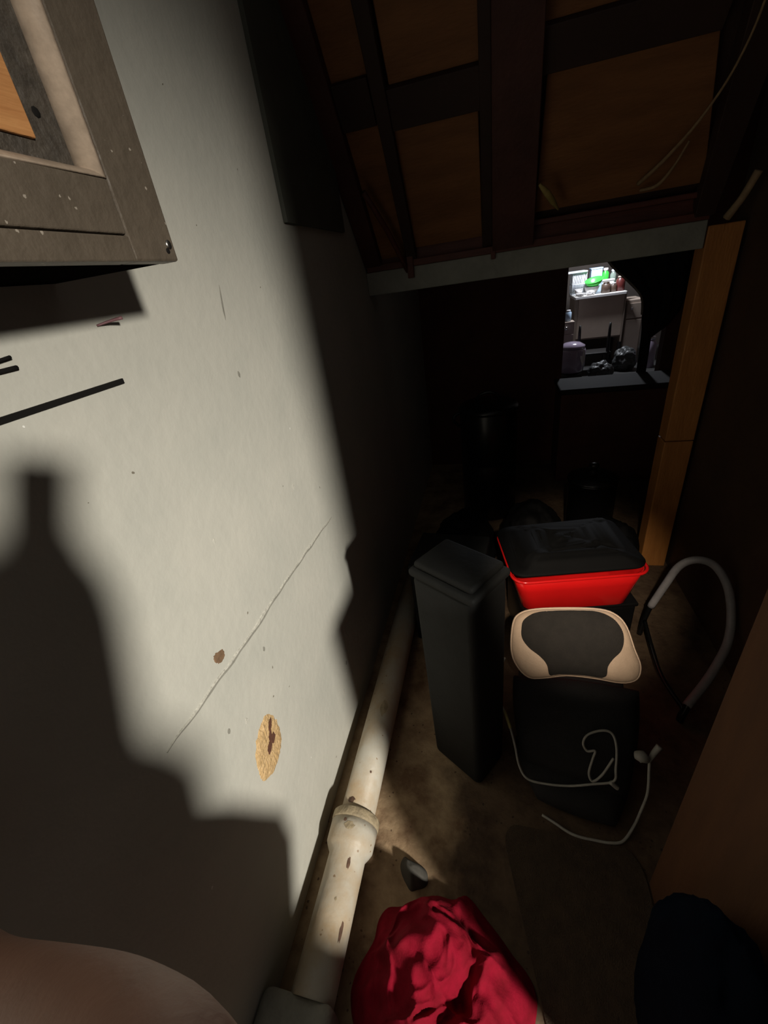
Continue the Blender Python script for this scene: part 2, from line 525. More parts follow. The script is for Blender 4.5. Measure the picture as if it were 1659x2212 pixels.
# ================================================================== STAIR UNDERSIDE
TH = math.radians(48)
def SL(x, s, n=0.0):
    """point on the sloping stair underside: s up along the slope, n towards the viewer"""
    return Vector((x, YB - math.cos(TH) * s - math.sin(TH) * n, 1.56 + math.sin(TH) * s - math.cos(TH) * n))

def sl_box(name, x0, x1, s0, s1, n0, n1, m, parent, x0t=None, x1t=None):
    """x0t / x1t: the sides at the upper end when the piece tapers"""
    x0t = x0 if x0t is None else x0t
    x1t = x1 if x1t is None else x1t
    bm = bmesh.new()
    c = []
    for n_ in (n0, n1):
        c.append([bm.verts.new(SL(x0, s0, n_)), bm.verts.new(SL(x1, s0, n_)), bm.verts.new(SL(x1t, s1, n_)), bm.verts.new(SL(x0t, s1, n_))])
    a, b_ = c
    bm.faces.new(a)
    bm.faces.new(b_[::-1])
    for i in range(4):
        bm.faces.new((a[i], a[(i + 1) % 4], b_[(i + 1) % 4], b_[i]))
    bmesh.ops.bevel(bm, geom=bm.edges[:], offset=0.002, segments=1, affect='EDGES')
    return from_bm(name, bm, m, parent)

stair = thing('staircase', (0.1, YB, 1.56), 'dark wooden staircase seen from below, sloping down to the grey beam', 'staircase')
SMAX = 1.15
# stringers and battens
sl_box('stringer', WX + 0.002, -0.455, 0.0, SMAX, -0.02, 0.035, M_stringer, stair)
sl_box('stringer', -0.345, -0.305, 0.0, SMAX, -0.01, 0.030, M_batten, stair, -0.335, -0.290)
sl_box('stringer', -0.040, -0.002, 0.0, SMAX, -0.01, 0.022, M_batten, stair, -0.030, 0.0)
sl_box('stringer', -0.002, 0.150, 0.0, SMAX, -0.02, 0.050, M_stringer, stair, 0.0, 0.112)
sl_box('stringer', 0.685, 0.745, 0.0, SMAX, -0.02, 0.045, M_batten, stair, 0.50, 0.62)
# plywood panels (each set between the stringers)
def ply(x0, x1, s0, s1, x1t=None, n=0.0):
    return sl_box('plywood_panel', x0, x1, s0, s1, n - 0.012, n, M_ply, stair, None, x1t)
ply(-0.455, -0.345, 0.0, SMAX, -0.335)
ply(-0.305, -0.040, 0.03, 0.455)
ply(-0.290, -0.030, 0.560, SMAX)
ply(0.150, 0.685, 0.09, 0.500, 0.560)
ply(0.112, 0.540, 0.600, SMAX, 0.45)
# cross battens (tread ends)
sl_box('cross_batten', -0.455, -0.345, 0.48, 0.60, 0.0, 0.018, M_batten, stair)
sl_box('cross_batten', -0.305, -0.032, 0.455, 0.560, -0.015, 0.020, M_batten, stair)
sl_box('cross_batten', 0.125, 0.560, 0.500, 0.600, -0.015, 0.020, M_batten, stair)
# bottom board and the ledge lying along it
box('bottom_board', (WX + 0.002, YB - 0.002, 1.520), (0.745, YB + 0.03, 1.610), M_redwood, stair)
lb = box('ledge', (0.04, YB - 0.045, 1.588), (0.735, YB - 0.002, 1.606), M_redwood, stair, bevel=0.004)
box('lower_trim', (-0.52, YB - 0.026, 1.520), (0.735, YB - 0.002, 1.545), M_redwood, stair, bevel=0.003)
# back of the stairs so that no light leaks through
sl_box('tread_back', WX + 0.002, 0.745, -0.02, SMAX, -0.05, -0.022, M_batten, stair)

# diagonal brace
br = tube('brace', [SL(-0.435, 0.32, 0.055), SL(-0.385, 0.16, 0.055), SL(-0.342, -0.06, 0.045)], 0.011, M_redwood, stair, 6, 2)
box('peg', (-0.345, YB - 0.036, 1.478), (-0.318, YB - 0.0205, 1.560), M_redwood, stair, bevel=0.003)
box('peg', (-0.008, YB - 0.034, 1.500), (0.010, YB - 0.0205, 1.545), M_redwood, stair, bevel=0.003)

# yellow sliver, twine, stick stuck at the ledge
o = tube('wood_sliver', [SL(0.150, 0.235, 0.062), SL(0.175, 0.205, 0.064), SL(0.200, 0.165, 0.058), SL(0.224, 0.118, 0.040)], [0.004, 0.011, 0.010, 0.003], M_sliver, None, 7, 5)
tag(o, 'short curved yellowish sliver stuck to the stair underside', 'sliver')
o = thing('twine', SL(0.48, 0.12, 0.02), 'thin frayed twine hanging in two strands at the upper right', 'twine')
tube('strand', [SL(0.471, 0.142, 0.02), SL(0.514, 0.218, 0.045), SL(0.557, 0.301, 0.06), SL(0.584, 0.374, 0.07), SL(0.601, 0.442, 0.075), SL(0.607, 0.521, 0.08), SL(0.601, 0.60, 0.085)], [0.007, 0.006, 0.0045, 0.0038, 0.0032, 0.003, 0.003], M_string, o, 6, 6)
tube('strand', [SL(0.483, 0.118, 0.02), SL(0.526, 0.142, 0.04), SL(0.551, 0.20, 0.05), SL(0.566, 0.275, 0.058)], [0.005, 0.006, 0.0045, 0.003], M_string, o, 6, 6)
o = tube('stick', [(0.785, YB - 0.03, 1.515), (0.808, YB - 0.06, 1.568), (0.826, YB - 0.085, 1.632)], [0.014, 0.012, 0.013], M_stick, None, 7, 3)
tag(o, 'short tan wooden stick at the right end of the beam', 'stick')

# --- orange post at the right end of the beam
post = thing('post', (0.795, YB + 0.03, 0.0), 'orange-brown wooden post under the right end of the beam', 'post')
box('lower_length', (0.738, YB - 0.02, 0.0), (0.852, YB + 0.07, 0.688), M_post, post, bevel=0.004)
box('upper_length', (0.740, YB - 0.018, 0.691), (0.853, YB + 0.07, 1.50), M_post, post, bevel=0.004)

# ================================================================== WALL CABINET
CX = WX + 0.18
cabt = thing('wall_cabinet', (WX, 0.27, 1.546), 'taupe wooden wall cabinet with an orange door panel hanging at the top left', 'cabinet')
Y0, Y1, Z0, Z1 = 0.045, 0.494, 1.546, 2.10
box('body', (WX + 0.0005, Y0, Z0 + 0.004), (CX - 0.022, Y1 - 0.003, Z1), M_taupe, cabt)
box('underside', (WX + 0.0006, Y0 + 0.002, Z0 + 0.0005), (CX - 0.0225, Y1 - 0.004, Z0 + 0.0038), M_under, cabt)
ST, RL = 0.068, 0.067
box('stile', (CX - 0.022, Y1 - ST, Z0), (CX, Y1, Z1), M_taupe, cabt, bevel=0.0025)
box('stile', (CX - 0.022, Y0, Z0), (CX, Y0 + ST, Z1), M_taupe, cabt, bevel=0.0025)
box('rail', (CX - 0.022, Y0 + ST, Z0 + 0.0235), (CX - 0.0003, Y1 - ST, Z0 + RL), M_taupe, cabt, bevel=0.0015)
box('rail', (CX - 0.022, Y0 + ST, Z1 - RL), (CX - 0.0003, Y1 - ST, Z1), M_taupe, cabt, bevel=0.0015)
box('bottom_edge_strip', (CX - 0.022, Y0 + ST, Z0), (CX + 0.0008, Y1 - ST, Z0 + 0.022), M_taupe, cabt, bevel=0.0015)
def bevel_piece(a, b, c, d):
    """quarter-round moulding: a-b on the frame, d-c lower inside"""
    bm = bmesh.new()
    a, b, c, d = [Vector(p) for p in (a, b, c, d)]
    rows = []
    K = 7
    for i in range(K + 1):
        t = math.radians(90.0 * i / K)
        pa, pb = a.lerp(d, math.sin(t)), b.lerp(c, math.sin(t))
        x_ = CX - (CX - dp) * (1 - math.cos(t))
        rows.append((bm.verts.new((x_, pa.y, pa.z)), bm.verts.new((x_, pb.y, pb.z))))
    for r0, r1 in zip(rows, rows[1:]):
        bm.faces.new((r0[0], r0[1], r1[1], r1[0]))
    bk = [bm.verts.new((CX - 0.0219, p.y, p.z)) for p in (a, b, c, d)]
    bm.faces.new((rows[0][0], rows[0][1], bk[1], bk[0]))
    bm.faces.new((rows[-1][0], rows[-1][1], bk[2], bk[3]))
    bm.faces.new([r_[0] for r_ in rows] + [bk[3], bk[0]])
    bm.faces.new([r_[1] for r_ in rows] + [bk[2], bk[1]])
    bm.faces.new(bk)
    o_ = from_bm('moulding', bm, M_mold, cabt, False)
    for p_ in o_.data.polygons:
        p_.use_smooth = len(p_.vertices) == 4
    return o_
ya, yb, za, zb = Y0 + ST, Y1 - ST, Z0 + RL, Z1 - RL
q, dp = 0.015, CX - 0.012
bevel_piece((CX, yb, za), (CX, yb, zb), (dp, yb - q, zb - q), (dp, yb - q, za + q * 0.5))
bevel_piece((CX, ya, za), (CX, ya, zb), (dp, ya + q, zb - q), (dp, ya + q, za + q * 0.5))
bevel_piece((CX, ya, za), (CX, yb, za), (dp, yb - q, za + q * 0.5), (dp, ya + q, za + q * 0.5))
bevel_piece((CX, ya, zb), (CX, yb, zb), (dp, yb - q, zb - q), (dp, ya + q, zb - q))
box('inner_frame', (CX - 0.0222, ya + q * 0.6, za + q * 0.3), (CX - 0.016, yb - q * 0.6, zb - q * 0.6), M_inner, cabt)
box('panel', (CX - 0.0165, ya + 0.048, za + 0.022), (CX - 0.0125, yb - 0.048, zb - 0.042), M_orange, cabt, bevel=0.001)
lathe('screw', [(0.0045, 0), (0.0045, 0.0012), (0.002, 0.002)], M_steel, (CX - 0.0002, 0.484, 1.562), cabt, 10, Matrix.Rotation(math.radians(90), 4, 'Y'), True, True)
lathe('screw_hole', [(0.0028, 0), (0.0028, 0.0008), (0.001, 0.001)], M_black, (CX - 0.0002, 0.480, 1.556), cabt, 10, Matrix.Rotation(math.radians(90), 4, 'Y'), True, True)
lathe('nail_hole', [(0.004, 0), (0.004, 0.0006), (0.001, 0.0008)], M_black, (CX - 0.0166, 0.392, 1.655), cabt, 8, Matrix.Rotation(math.radians(90), 4, 'Y'), True, True)

# black strip and hook ends on the wall under the cabinet
o = box('wall_strip', (WX + 0.0003, 0.10, 1.4155), (WX + 0.004, 0.526, 1.4225), M_black)
tag(o, 'long thin black strip fixed on the wall below the cabinet', 'strip')
o = thing('wall_hook', (WX, 0.36, 1.465), 'small black two-pronged hook at the left edge above the black strip', 'hook')
tube('prong', [(WX + 0.004, 0.33, 1.472), (WX + 0.005, 0.36, 1.475), (WX + 0.006, 0.387, 1.478)], 0.002, M_black, o, 6, 3)
tube('prong', [(WX + 0.004, 0.33, 1.468), (WX + 0.004, 0.36, 1.466), (WX + 0.005, 0.389, 1.4665)], 0.0025, M_black, o, 6, 3)
o = tube('wall_nail', [(WX + 0.0005, 0.524, 1.494), (WX + 0.012, 0.536, 1.497), (WX + 0.026, 0.546, 1.499)], [0.0014, 0.0018, 0.0024], M_nail, None, 7, 3)
tag(o, 'bent reddish nail in the wall just below the cabinet shadow', 'nail')

# ================================================================== DRAIN PIPE
PX, PZ, PR = -0.416, 0.072, 0.053
pipe = thing('drain_pipe', (PX, 0.8, 0.0), 'cream painted drain pipe lying along the foot of the wall', 'pipe')
RotY = Matrix.Rotation(math.radians(-90), 4, 'X')      # lathe z -> +y
def ylathe(name, prof, m, parent, seg=36, cb=True, ct=True):
    return lathe(name, prof, m, (PX, 0, PZ), parent, seg, RotY, cb, ct)
ylathe('near_length', [(PR, 0.20), (PR, 0.30), (PR, 0.42), (PR * 1.005, 0.482), (PR * 1.2, 0.497), (0.069, 0.507), (0.070, 0.535), (0.0705, 0.56)], M_pipe, pipe)
ylathe('hub_lip', [(0.0715, 0.5605), (0.0725, 0.566), (0.0722, 0.584), (0.066, 0.590), (0.0545, 0.592)], M_pipelip, pipe)
ylathe('far_length', [(PR, 0.57), (PR, 0.85), (PR * 1.004, 1.2), (PR, 1.9)], M_pipe, pipe)
# chips in the paint, lying on the pipe's skin
def pipe_chip(y, ang, ly, la, rr, m=M_rust, seed=0.0):
    bm = bmesh.new()
    ce = None
    ring = []
    def P(yy, aa, r):
        return Vector((PX + r * math.sin(aa), yy, PZ + r * math.cos(aa)))
    ce = bm.verts.new(P(y, ang, rr + 0.0012))
    k = 14
    for i in range(k):
        t = 2 * math.pi * i / k
        j = 1 + 0.45 * noise.noise(Vector((i * 0.8, seed, 0)))
        ring.append(bm.verts.new(P(y + ly * math.cos(t) * j, ang + la * math.sin(t) * j, rr + 0.0005)))
    for i in range(k):
        bm.faces.new((ring[i], ring[(i + 1) % k], ce))
    return from_bm('paint_chip', bm, m, pipe)
pipe_chip(0.535, 0.05, 0.010, 0.22, 0.0705, M_pipelip, 1)
pipe_chip(0.548, -0.18, 0.005, 0.07, 0.0705, M_rust, 2)
pipe_chip(0.455, 0.42, 0.014, 0.09, PR, M_rust, 3)
pipe_chip(0.375, 0.22, 0.004, 0.06, PR, M_pipelip, 4)
pipe_chip(0.70, 0.45, 0.004, 0.06, PR, M_rust, 5)
pipe_chip(0.93, 0.30, 0.030, 0.25, PR, M_pipelip, 6)
pipe_chip(0.32, 0.85, 0.02, 0.09, PR, M_rust, 7)
pipe_chip(0.61, -0.30, 0.009, 0.22, PR, M_rust, 8)
# cement block the pipe runs into
bm = bmesh.new()
bm_box(bm, (WX + 0.001, 0.02, 0.0), (-0.352, 0.205, 0.12), 0.022, None, 3)
for v in bm.verts:
    if v.co.z > 0.005:
        v.co += Vector((noise.noise(v.co * 22), noise.noise(v.co * 22 + Vector((5, 0, 0))), noise.noise(v.co * 22 + Vector((0, 9, 0))))) * 0.004
        v.co.x = max(v.co.x, WX + 0.001)
blk = from_bm('cement_block', bm, M_conc, None, True)
tag(blk, 'rough grey cement block at the near end of the pipe', 'block')

# ================================================================== RED CLOTH HEAP
def heap(name, c, rx, ry, hgt, m, parent=None, n=70, fold=1.0, seed=0.0, peaks=()):
    bm = bmesh.new()
    rings = []
    NA = 120
    top = bm.verts.new((c[0], c[1], hgt))
    def shape(a, f):
        d = Vector((math.cos(a), math.sin(a), 0))
        wob = 1 + 0.16 * noise.noise(Vector((math.cos(a) * 1.3 + seed, math.sin(a) * 1.3, 0.2)))
        p = Vector((d.x * rx * f * wob, d.y * ry * f * wob, 0))
        prof = (1 - f ** 2.6)
        z = hgt * prof
        q = Vector((p.x * 9, p.y * 9, seed))
        w1 = 1 - abs(noise.noise(q))
        w2 = 1 - abs(noise.noise(q * 2.1 + Vector((3.1, 0, 0))))
        w3 = 1 - abs(noise.noise(q * 4.3 + Vector((0, 7.1, 0))))
        z += fold * hgt * (0.46 * (w1 - 0.75) + 0.26 * (w2 - 0.75) + 0.08 * (w3 - 0.75)) * (1 - f ** 5)
        for (px, py, pr, ph) in peaks:
            dd = math.hypot(c[0] + p.x - px, c[1] + p.y - py)
            z += ph * math.exp(-(dd / pr) ** 2)
        p.x += 0.02 * fold * noise.noise(q * 1.4 + Vector((0, 0, 4)))
        p.y += 0.02 * fold * noise.noise(q * 1.4 + Vector((0, 0, 8)))
        return Vector((c[0] + p.x, c[1] + p.y, max(0.004, z)))
    for i in range(1, n + 1):
        f = i / n
        rings.append([bm.verts.new(shape(2 * math.pi * k / NA, f)) for k in range(NA)])
    top.co = sum((v.co for v in rings[0]), Vector()) / NA
    for k in range(NA):
        bm.faces.new((top, rings[0][k], rings[0][(k + 1) % NA]))
    for a, b_ in zip(rings, rings[1:]):
        for k in range(NA):
            bm.faces.new((a[k], b_[k], b_[(k + 1) % NA], a[(k + 1) % NA]))
    base = [bm.verts.new((v.co.x, v.co.y, 0.0)) for v in rings[-1]]
    for k in range(NA):
        bm.faces.new((rings[-1][k], base[k], base[(k + 1) % NA], rings[-1][(k + 1) % NA]))
    bm.faces.new(base[::-1])
    return from_bm(name, bm, m, parent, True)

rc = heap('red_cloth', (-0.135, 0.275), 0.205, 0.20, 0.15, M_red, None, 60, 1.35, 11.7, peaks=((-0.165, 0.405, 0.045, 0.075), (-0.06, 0.35, 0.05, 0.03)))
tag(rc, 'crumpled crimson red cloth heaped on the floor beside the pipe', 'cloth')
o = heap('dark_cloth', (-0.235, 0.500), 0.045, 0.04, 0.05, M_dkcloth, None, 14, 1.0, 1.2)
tag(o, 'small dark grey rag sticking out behind the red cloth', 'rag')

# ================================================================== TALL CHARCOAL BIN
def rot_box(name, c, sx, sy, z0, z1, ang, m, parent, bevel, taper=1.0, seg=4):
    bm = bmesh.new()
    bm_box(bm, (-sx / 2, -sy / 2, z0), (sx / 2, sy / 2, z1), bevel, None, seg)
    mt = Matrix.Translation((c[0], c[1], 0)) @ Matrix.Rotation(ang, 4, 'Z')
    for v in bm.verts:
        f = (v.co.z - z0) / (z1 - z0)
        k = taper + (1 - taper) * f
        v.co = mt @ Vector((v.co.x * k, v.co.y * k, v.co.z))
    return from_bm(name, bm, m, parent, True)

bn = thing('tall_bin', (-0.10, 0.85, 0), 'tall charcoal plastic bin standing between the pipe and the massage pad', 'bin')
A = math.radians(-34)
rot_box('body', (-0.093, 0.878), 0.205, 0.155, 0.0, 0.80, A, M_bin, bn, 0.022, 0.94)
rot_box('rim', (-0.093, 0.878), 0.214, 0.164, 0.795, 0.82, A, M_bin, bn, 0.010)
rot_box('lid', (-0.093, 0.878), 0.190, 0.140, 0.82, 0.842, A, M_bin, bn, 0.010)

# dim grey box behind it
o = thing('grey_box', (-0.16, 1.45, 0), 'dim grey-brown box behind the tall charcoal bin', 'box')
rot_box('body', (-0.19, 1.50), 0.30, 0.26, 0.0, 0.40, math.radians(-6), M_bin, o, 0.010)
rot_box('lid', (-0.19, 1.50), 0.31, 0.27, 0.40, 0.43, math.radians(-6), M_bin, o, 0.008)

# ================================================================== MASSAGE PAD, PILLOW
# black pad: leans from the floor up and back
def soft_slab(name, corners, thick, m, parent=None, nu=24, nv=24, puff=0.02, rnd=0.25):
    """pillow-like slab over a bilinear patch with a rounded outline; corners: bl, br, tr, tl"""
    bl, br_, tr, tl = [Vector(c) for c in corners]
    nrm = (br_ - bl).cross(tl - bl).normalized()
    bm = bmesh.new()
    F, B = [], []
    for j in range(nv + 1):
        fr, bk = [], []
        for i in range(nu + 1):
            u, v = i / nu * 2 - 1, j / nv * 2 - 1
            # map the square to a superellipse
            e = 2 / rnd if rnd > 0 else 50
            su = u * math.sqrt(max(0, 1 - 0.5 * rnd * v * v))
            sv = v * math.sqrt(max(0, 1 - 0.5 * rnd * u * u))
            a, b_ = (su + 1) / 2, (sv + 1) / 2
            p = (bl * (1 - a) + br_ * a) * (1 - b_) + (tl * (1 - a) + tr * a) * b_
            edge = max(0.0, (1 - u ** 6) * (1 - v ** 6)) ** 0.5
            fr.append(bm.verts.new(p + nrm * (thick * 0.5 * (0.15 + 0.85 * edge) + puff * (1 - u * u) * (1 - v * v))))
            bk.append(bm.verts.new(p - nrm * (thick * 0.5 * (0.15 + 0.85 * edge))))
        F.append(fr)
        B.append(bk)
    for j in range(nv):
        for i in range(nu):
            bm.faces.new((F[j][i], F[j][i + 1], F[j + 1][i + 1], F[j + 1][i]))
            bm.faces.new((B[j][i], B[j + 1][i], B[j + 1][i + 1], B[j][i + 1]))
    for i in range(nu):
        bm.faces.new((F[0][i], B[0][i], B[0][i + 1], F[0][i + 1]))
        bm.faces.new((F[nv][i], F[nv][i + 1], B[nv][i + 1], B[nv][i]))
    for j in range(nv):
        bm.faces.new((F[j][0], F[j + 1][0], B[j + 1][0], B[j][0]))
        bm.faces.new((F[j][nu], B[j][nu], B[j + 1][nu], F[j + 1][nu]))
    return from_bm(name, bm, m, parent, True)

pad = thing('massage_pad', (0.22, 0.95, 0), 'black padded massage seat leaning back on the floor', 'massage pad')
soft_slab('back_pad', ((0.075, 0.845, 0.05), (0.385, 0.765, 0.05), (0.440, 0.975, 0.300), (0.045, 1.000, 0.288)), 0.080, M_pad, pad, 20, 20, 0.012, 0.25)
soft_slab('foot_pad', ((0.115, 0.735, 0.034), (0.340, 0.690, 0.034), (0.415, 0.86, 0.07), (0.045, 0.93, 0.07)), 0.06, M_pad, pad, 16, 16, 0.008, 0.35)
rot_box('base', (0.245, 1.06), 0.33, 0.17, 0.0, 0.25, math.radians(-6), M_pad, pad, 0.03)

# pillow: tan leatherette shell with a brown mesh face
pil = thing('massage_pillow', (0.235, 1.03, 0.33), 'tan massage pillow with dark brown mesh face on top of the black pad', 'pillow')
PC = Vector((0.232, 1.035, 0.405))
pu = Vector((0.985, 0.03, 0.04)).normalized()                 # along its width
pv = Vector((-0.02, 0.62, 0.78))
pv = (pv - pu * pv.dot(pu)).normalized()                      # up along its face
pn = pu.cross(pv)
if pn.y > 0: pn = -pn
def PP(a, b_, n_=0.0):
    return PC + pu * a + pv * b_ + pn * n_
# outline of the pillow in its own plane (metres), from the photo's silhouette
outl = [(-0.172, 0.060), (-0.150, 0.093), (-0.10, 0.108), (0.0, 0.112), (0.095, 0.108), (0.140, 0.090), (0.165, 0.055), (0.180, -0.01), (0.192, -0.060), (0.178, -0.098),
        (0.135, -0.110), (0.06, -0.100), (-0.02, -0.095), (-0.09, -0.105), (-0.135, -0.104), (-0.168, -0.070), (-0.182, -0.02)]
def pillow_mesh(name, outline, dome, lift, m, parent, rings=10, back=None, over=None):
    Q = smooth_pts([Vector((a, b_, 0)) for a, b_ in outline], 5, True)
    c = sum(Q, Vector()) / len(Q)
    bm = bmesh.new()
    R_ = []
    for i in range(1, rings + 1):
        f = math.sin(0.5 * math.pi * i / rings)
        ring = []
        for q_ in Q:
            a_, b2 = c.x + (q_.x - c.x) * f, c.y + (q_.y - c.y) * f
            hgt = lift + dome * math.sqrt(max(0.0, 1 - f ** 3.0)) if over is None else over(a_, b2) + 0.0025
            ring.append(bm.verts.new(PP(a_, b2, hgt)))
        R_.append(ring)
    ce = bm.verts.new(PP(c.x, c.y, lift + dome if over is None else over(c.x, c.y) + 0.0025))
    k = len(Q)
    for j in range(k):
        bm.faces.new((ce, R_[0][j], R_[0][(j + 1) % k]))
    for a, b_ in zip(R_, R_[1:]):
        for j in range(k):
            bm.faces.new((a[j], b_[j], b_[(j + 1) % k], a[(j + 1) % k]))
    if back is not None:
        B1 = [bm.verts.new(PP(c.x + (q_.x - c.x) * 0.93, c.y + (q_.y - c.y) * 0.9, back)) for q_ in Q]
        for j in range(k):
            bm.faces.new((R_[-1][j], B1[j], B1[(j + 1) % k], R_[-1][(j + 1) % k]))
        bm.faces.new(B1[::-1])
    return from_bm(name, bm, m, parent, True)
pillow_mesh('shell', outl, 0.040, 0.0, M_tan, pil, 12, -0.05)
SHQ = smooth_pts([Vector((a, b_, 0)) for a, b_ in outl], 5, True)
SHC = sum(SHQ, Vector()) / len(SHQ)
def shell_h(a, b_):
    """height of the pillow shell above its rim plane at a point of its face"""
    d = Vector((a, b_, 0)) - SHC
    if d.length < 1e-6: return 0.040
    dn = d.normalized()
    best = max(SHQ, key=lambda q_: (q_ - SHC).normalized().dot(dn))
    f = min(1.0, d.length / (best - SHC).length)
    return 0.040 * math.sqrt(max(0.0, 1 - f ** 3.0))
face = [(-0.148, 0.050), (-0.138, 0.078), (-0.10, 0.100), (-0.04, 0.106), (0.03, 0.107), (0.085, 0.103), (0.125, 0.083), (0.146, 0.050), (0.148, 0.018), (0.136, -0.012), (0.112, -0.034), (0.094, -0.058), (0.084, -0.092),
        (0.03, -0.090), (-0.04, -0.088), (-0.072, -0.092), (-0.080, -0.058), (-0.098, -0.034), (-0.130, -0.008), (-0.148, 0.020)]
pillow_mesh('mesh_face', face, 0.026, 0.0165, M_mesh, pil, 14, 0.0, shell_h)
def on_shell(a, b_, lift):
    return PP(a, b_, lift)
Q = smooth_pts([Vector((a * 1.004, b_ * 1.004, 0)) for a, b_ in outl], 4, True)
bm = bmesh.new()
bm_tube(bm, [PP(q_.x, q_.y, 0.0) for q_ in Q], 0.0035, 6, True)
from_bm('piping', bm, M_tan, pil, True)

# cords
def cord(name, pts, r_, m, label, cat='cord', parts=()):
    o_ = thing(name, Vector(pts[0]), label, cat)
    tube('cable', pts, r_, m, o_, 7, 7)
    for nm, p_, r2, mm in parts:
        tube(nm, p_, r2, mm, o_, 8, 3)
    return o_
cord('power_cord', [(0.030, 1.009, 0.349), (0.006, 0.985, 0.292), (0.0, 0.966, 0.258), (0.008, 0.940, 0.224), (0.026, 0.916, 0.204), (0.045, 0.876, 0.172), (0.058, 0.84, 0.139), (0.071, 0.802, 0.093),
                    (0.095, 0.774, 0.078), (0.149, 0.766, 0.080), (0.214, 0.764, 0.092), (0.276, 0.766, 0.116), (0.33, 0.77, 0.139), (0.337, 0.791, 0.169), (0.341, 0.826, 0.216), (0.331, 0.849, 0.244), (0.305, 0.856, 0.244),
                    (0.268, 0.851, 0.224), (0.254, 0.837, 0.201), (0.264, 0.823, 0.186), (0.285, 0.822, 0.192), (0.278, 0.808, 0.172), (0.267, 0.785, 0.137), (0.276, 0.771, 0.122), (0.301, 0.78, 0.146), (0.332, 0.807, 0.192)], 0.0036, M_cord,
     'thin grey power cord looped over the black massage pad',
     parts=(('cord_sleeve', [(0.026, 0.916, 0.204), (0.036, 0.896, 0.188), (0.045, 0.876, 0.172)], 0.0052, M_cordy), ('clip', [(0.322, 0.768, 0.136), (0.333, 0.765, 0.126), (0.342, 0.764, 0.118)], 0.0065, M_cord)))
cord('plug_cord', [(0.135, 0.712, 0.006), (0.172, 0.694, 0.006), (0.203, 0.678, 0.006), (0.233, 0.670, 0.006), (0.273, 0.668, 0.006), (0.313, 0.668, 0.006), (0.350, 0.678, 0.006), (0.385, 0.715, 0.02), (0.402, 0.735, 0.08),
                   (0.412, 0.750, 0.143), (0.418, 0.785, 0.19), (0.420, 0.805, 0.22)], 0.0040, M_cord, 'grey cord with a plug lying round the front of the black pad',
     parts=(('plug', [(0.418, 0.80, 0.212), (0.430, 0.81, 0.236), (0.444, 0.82, 0.256)], [0.005, 0.008, 0.009], M_cord), ('plug_head', [(0.380, 0.80, 0.232), (0.396, 0.795, 0.236), (0.412, 0.795, 0.222)], [0.010, 0.017, 0.008], M_cord)))

# ================================================================== RED TUB
tubt = thing('red_tub', (0.31, 1.50, 0.25), 'bright red plastic tub behind the massage pillow', 'tub')
TA = math.radians(10.5)
TM = Matrix.Translation((0.317, 1.352, 0.0)) @ Matrix.Rotation(TA, 4, 'Z')
def tub_ring(hw, y0, y1, z, r_, n=6):
    out = []
    for cx_, cy_, a0 in ((hw - r_, y1 - r_, 0), (-hw + r_, y1 - r_, 90), (-hw + r_, y0 + r_, 180), (hw - r_, y0 + r_, 270)):
        for k in range(n + 1):
            a = math.radians(a0 + 90 * k / n)
            out.append(Vector((cx_ + r_ * math.cos(a), cy_ + r_ * math.sin(a), z)))
    return out
bm = bmesh.new()
secs = [tub_ring(0.200, 0.026, 0.31, 0.250, 0.05), tub_ring(0.206, 0.021, 0.32, 0.256, 0.05), tub_ring(0.230, 0.010, 0.34, 0.36, 0.05), tub_ring(0.243, 0.004, 0.352, 0.418, 0.05),
        tub_ring(0.240, 0.007, 0.349, 0.418, 0.05), tub_ring(0.226, 0.014, 0.335, 0.36, 0.05), tub_ring(0.200, 0.028, 0.305, 0.262, 0.05)]
RR = [[bm.verts.new(TM @ p) for p in s_] for s_ in secs]
for a, b_ in zip(RR, RR[1:]):
    k = len(a)
    for j in range(k):
        bm.faces.new((a[j], a[(j + 1) % k], b_[(j + 1) % k], b_[j]))
bm.faces.new(RR[0][::-1])
bm.faces.new(RR[-1])
from_bm('basin', bm, M_redpl, tubt, True)
bm = bmesh.new()
bm_tube(bm, [TM @ p for p in tub_ring(0.250, -0.003, 0.359, 0.420, 0.053)], 0.006, 8, True)
from_bm('rim', bm, M_redpl, tubt, True)
# what carries the tub
o = thing('black_crate', (0.33, 1.50, 0), 'black crate under the red tub', 'crate')
rot_box('body', (0.30, 1.53), 0.44, 0.30, 0.0, 0.235, TA, M_bag, o, 0.012)
rot_box('rim', (0.30, 1.53), 0.45, 0.31, 0.232, 0.250, TA, M_bag, o, 0.006)

# black bag stuffed in the tub
def bag(name, c, r_, m, label, cat, parent=None, seed=0.0, amp=0.12, floor_z=None):
    bm = bmesh.new()
    bmesh.ops.create_icosphere(bm, subdivisions=5, radius=1.0)
    for v in bm.verts:
        d = v.co.normalized()
        q_ = d * 2.2 + Vector((seed, 0, 0))
        k = 1 + amp * (noise.noise(q_) + 0.6 * (0.5 - abs(noise.noise(q_ * 2.3))) + 0.3 * (0.5 - abs(noise.noise(q_ * 5.0))))
        v.co = Vector((c[0] + d.x * r_[0] * k, c[1] + d.y * r_[1] * k, c[2] + d.z * r_[2] * k))
        if floor_z is not None and v.co.z < floor_z:
            v.co.z = floor_z + 0.0005
    o_ = from_bm(name, bm, m, parent, True)
    if label: tag(o_, label, cat)
    return o_
bm = bmesh.new()
rr = []
ringb = tub_ring(0.252, 0.016, 0.372, 0.0, 0.055, 10)
cb = sum(ringb, Vector()) / len(ringb)
NR = 26
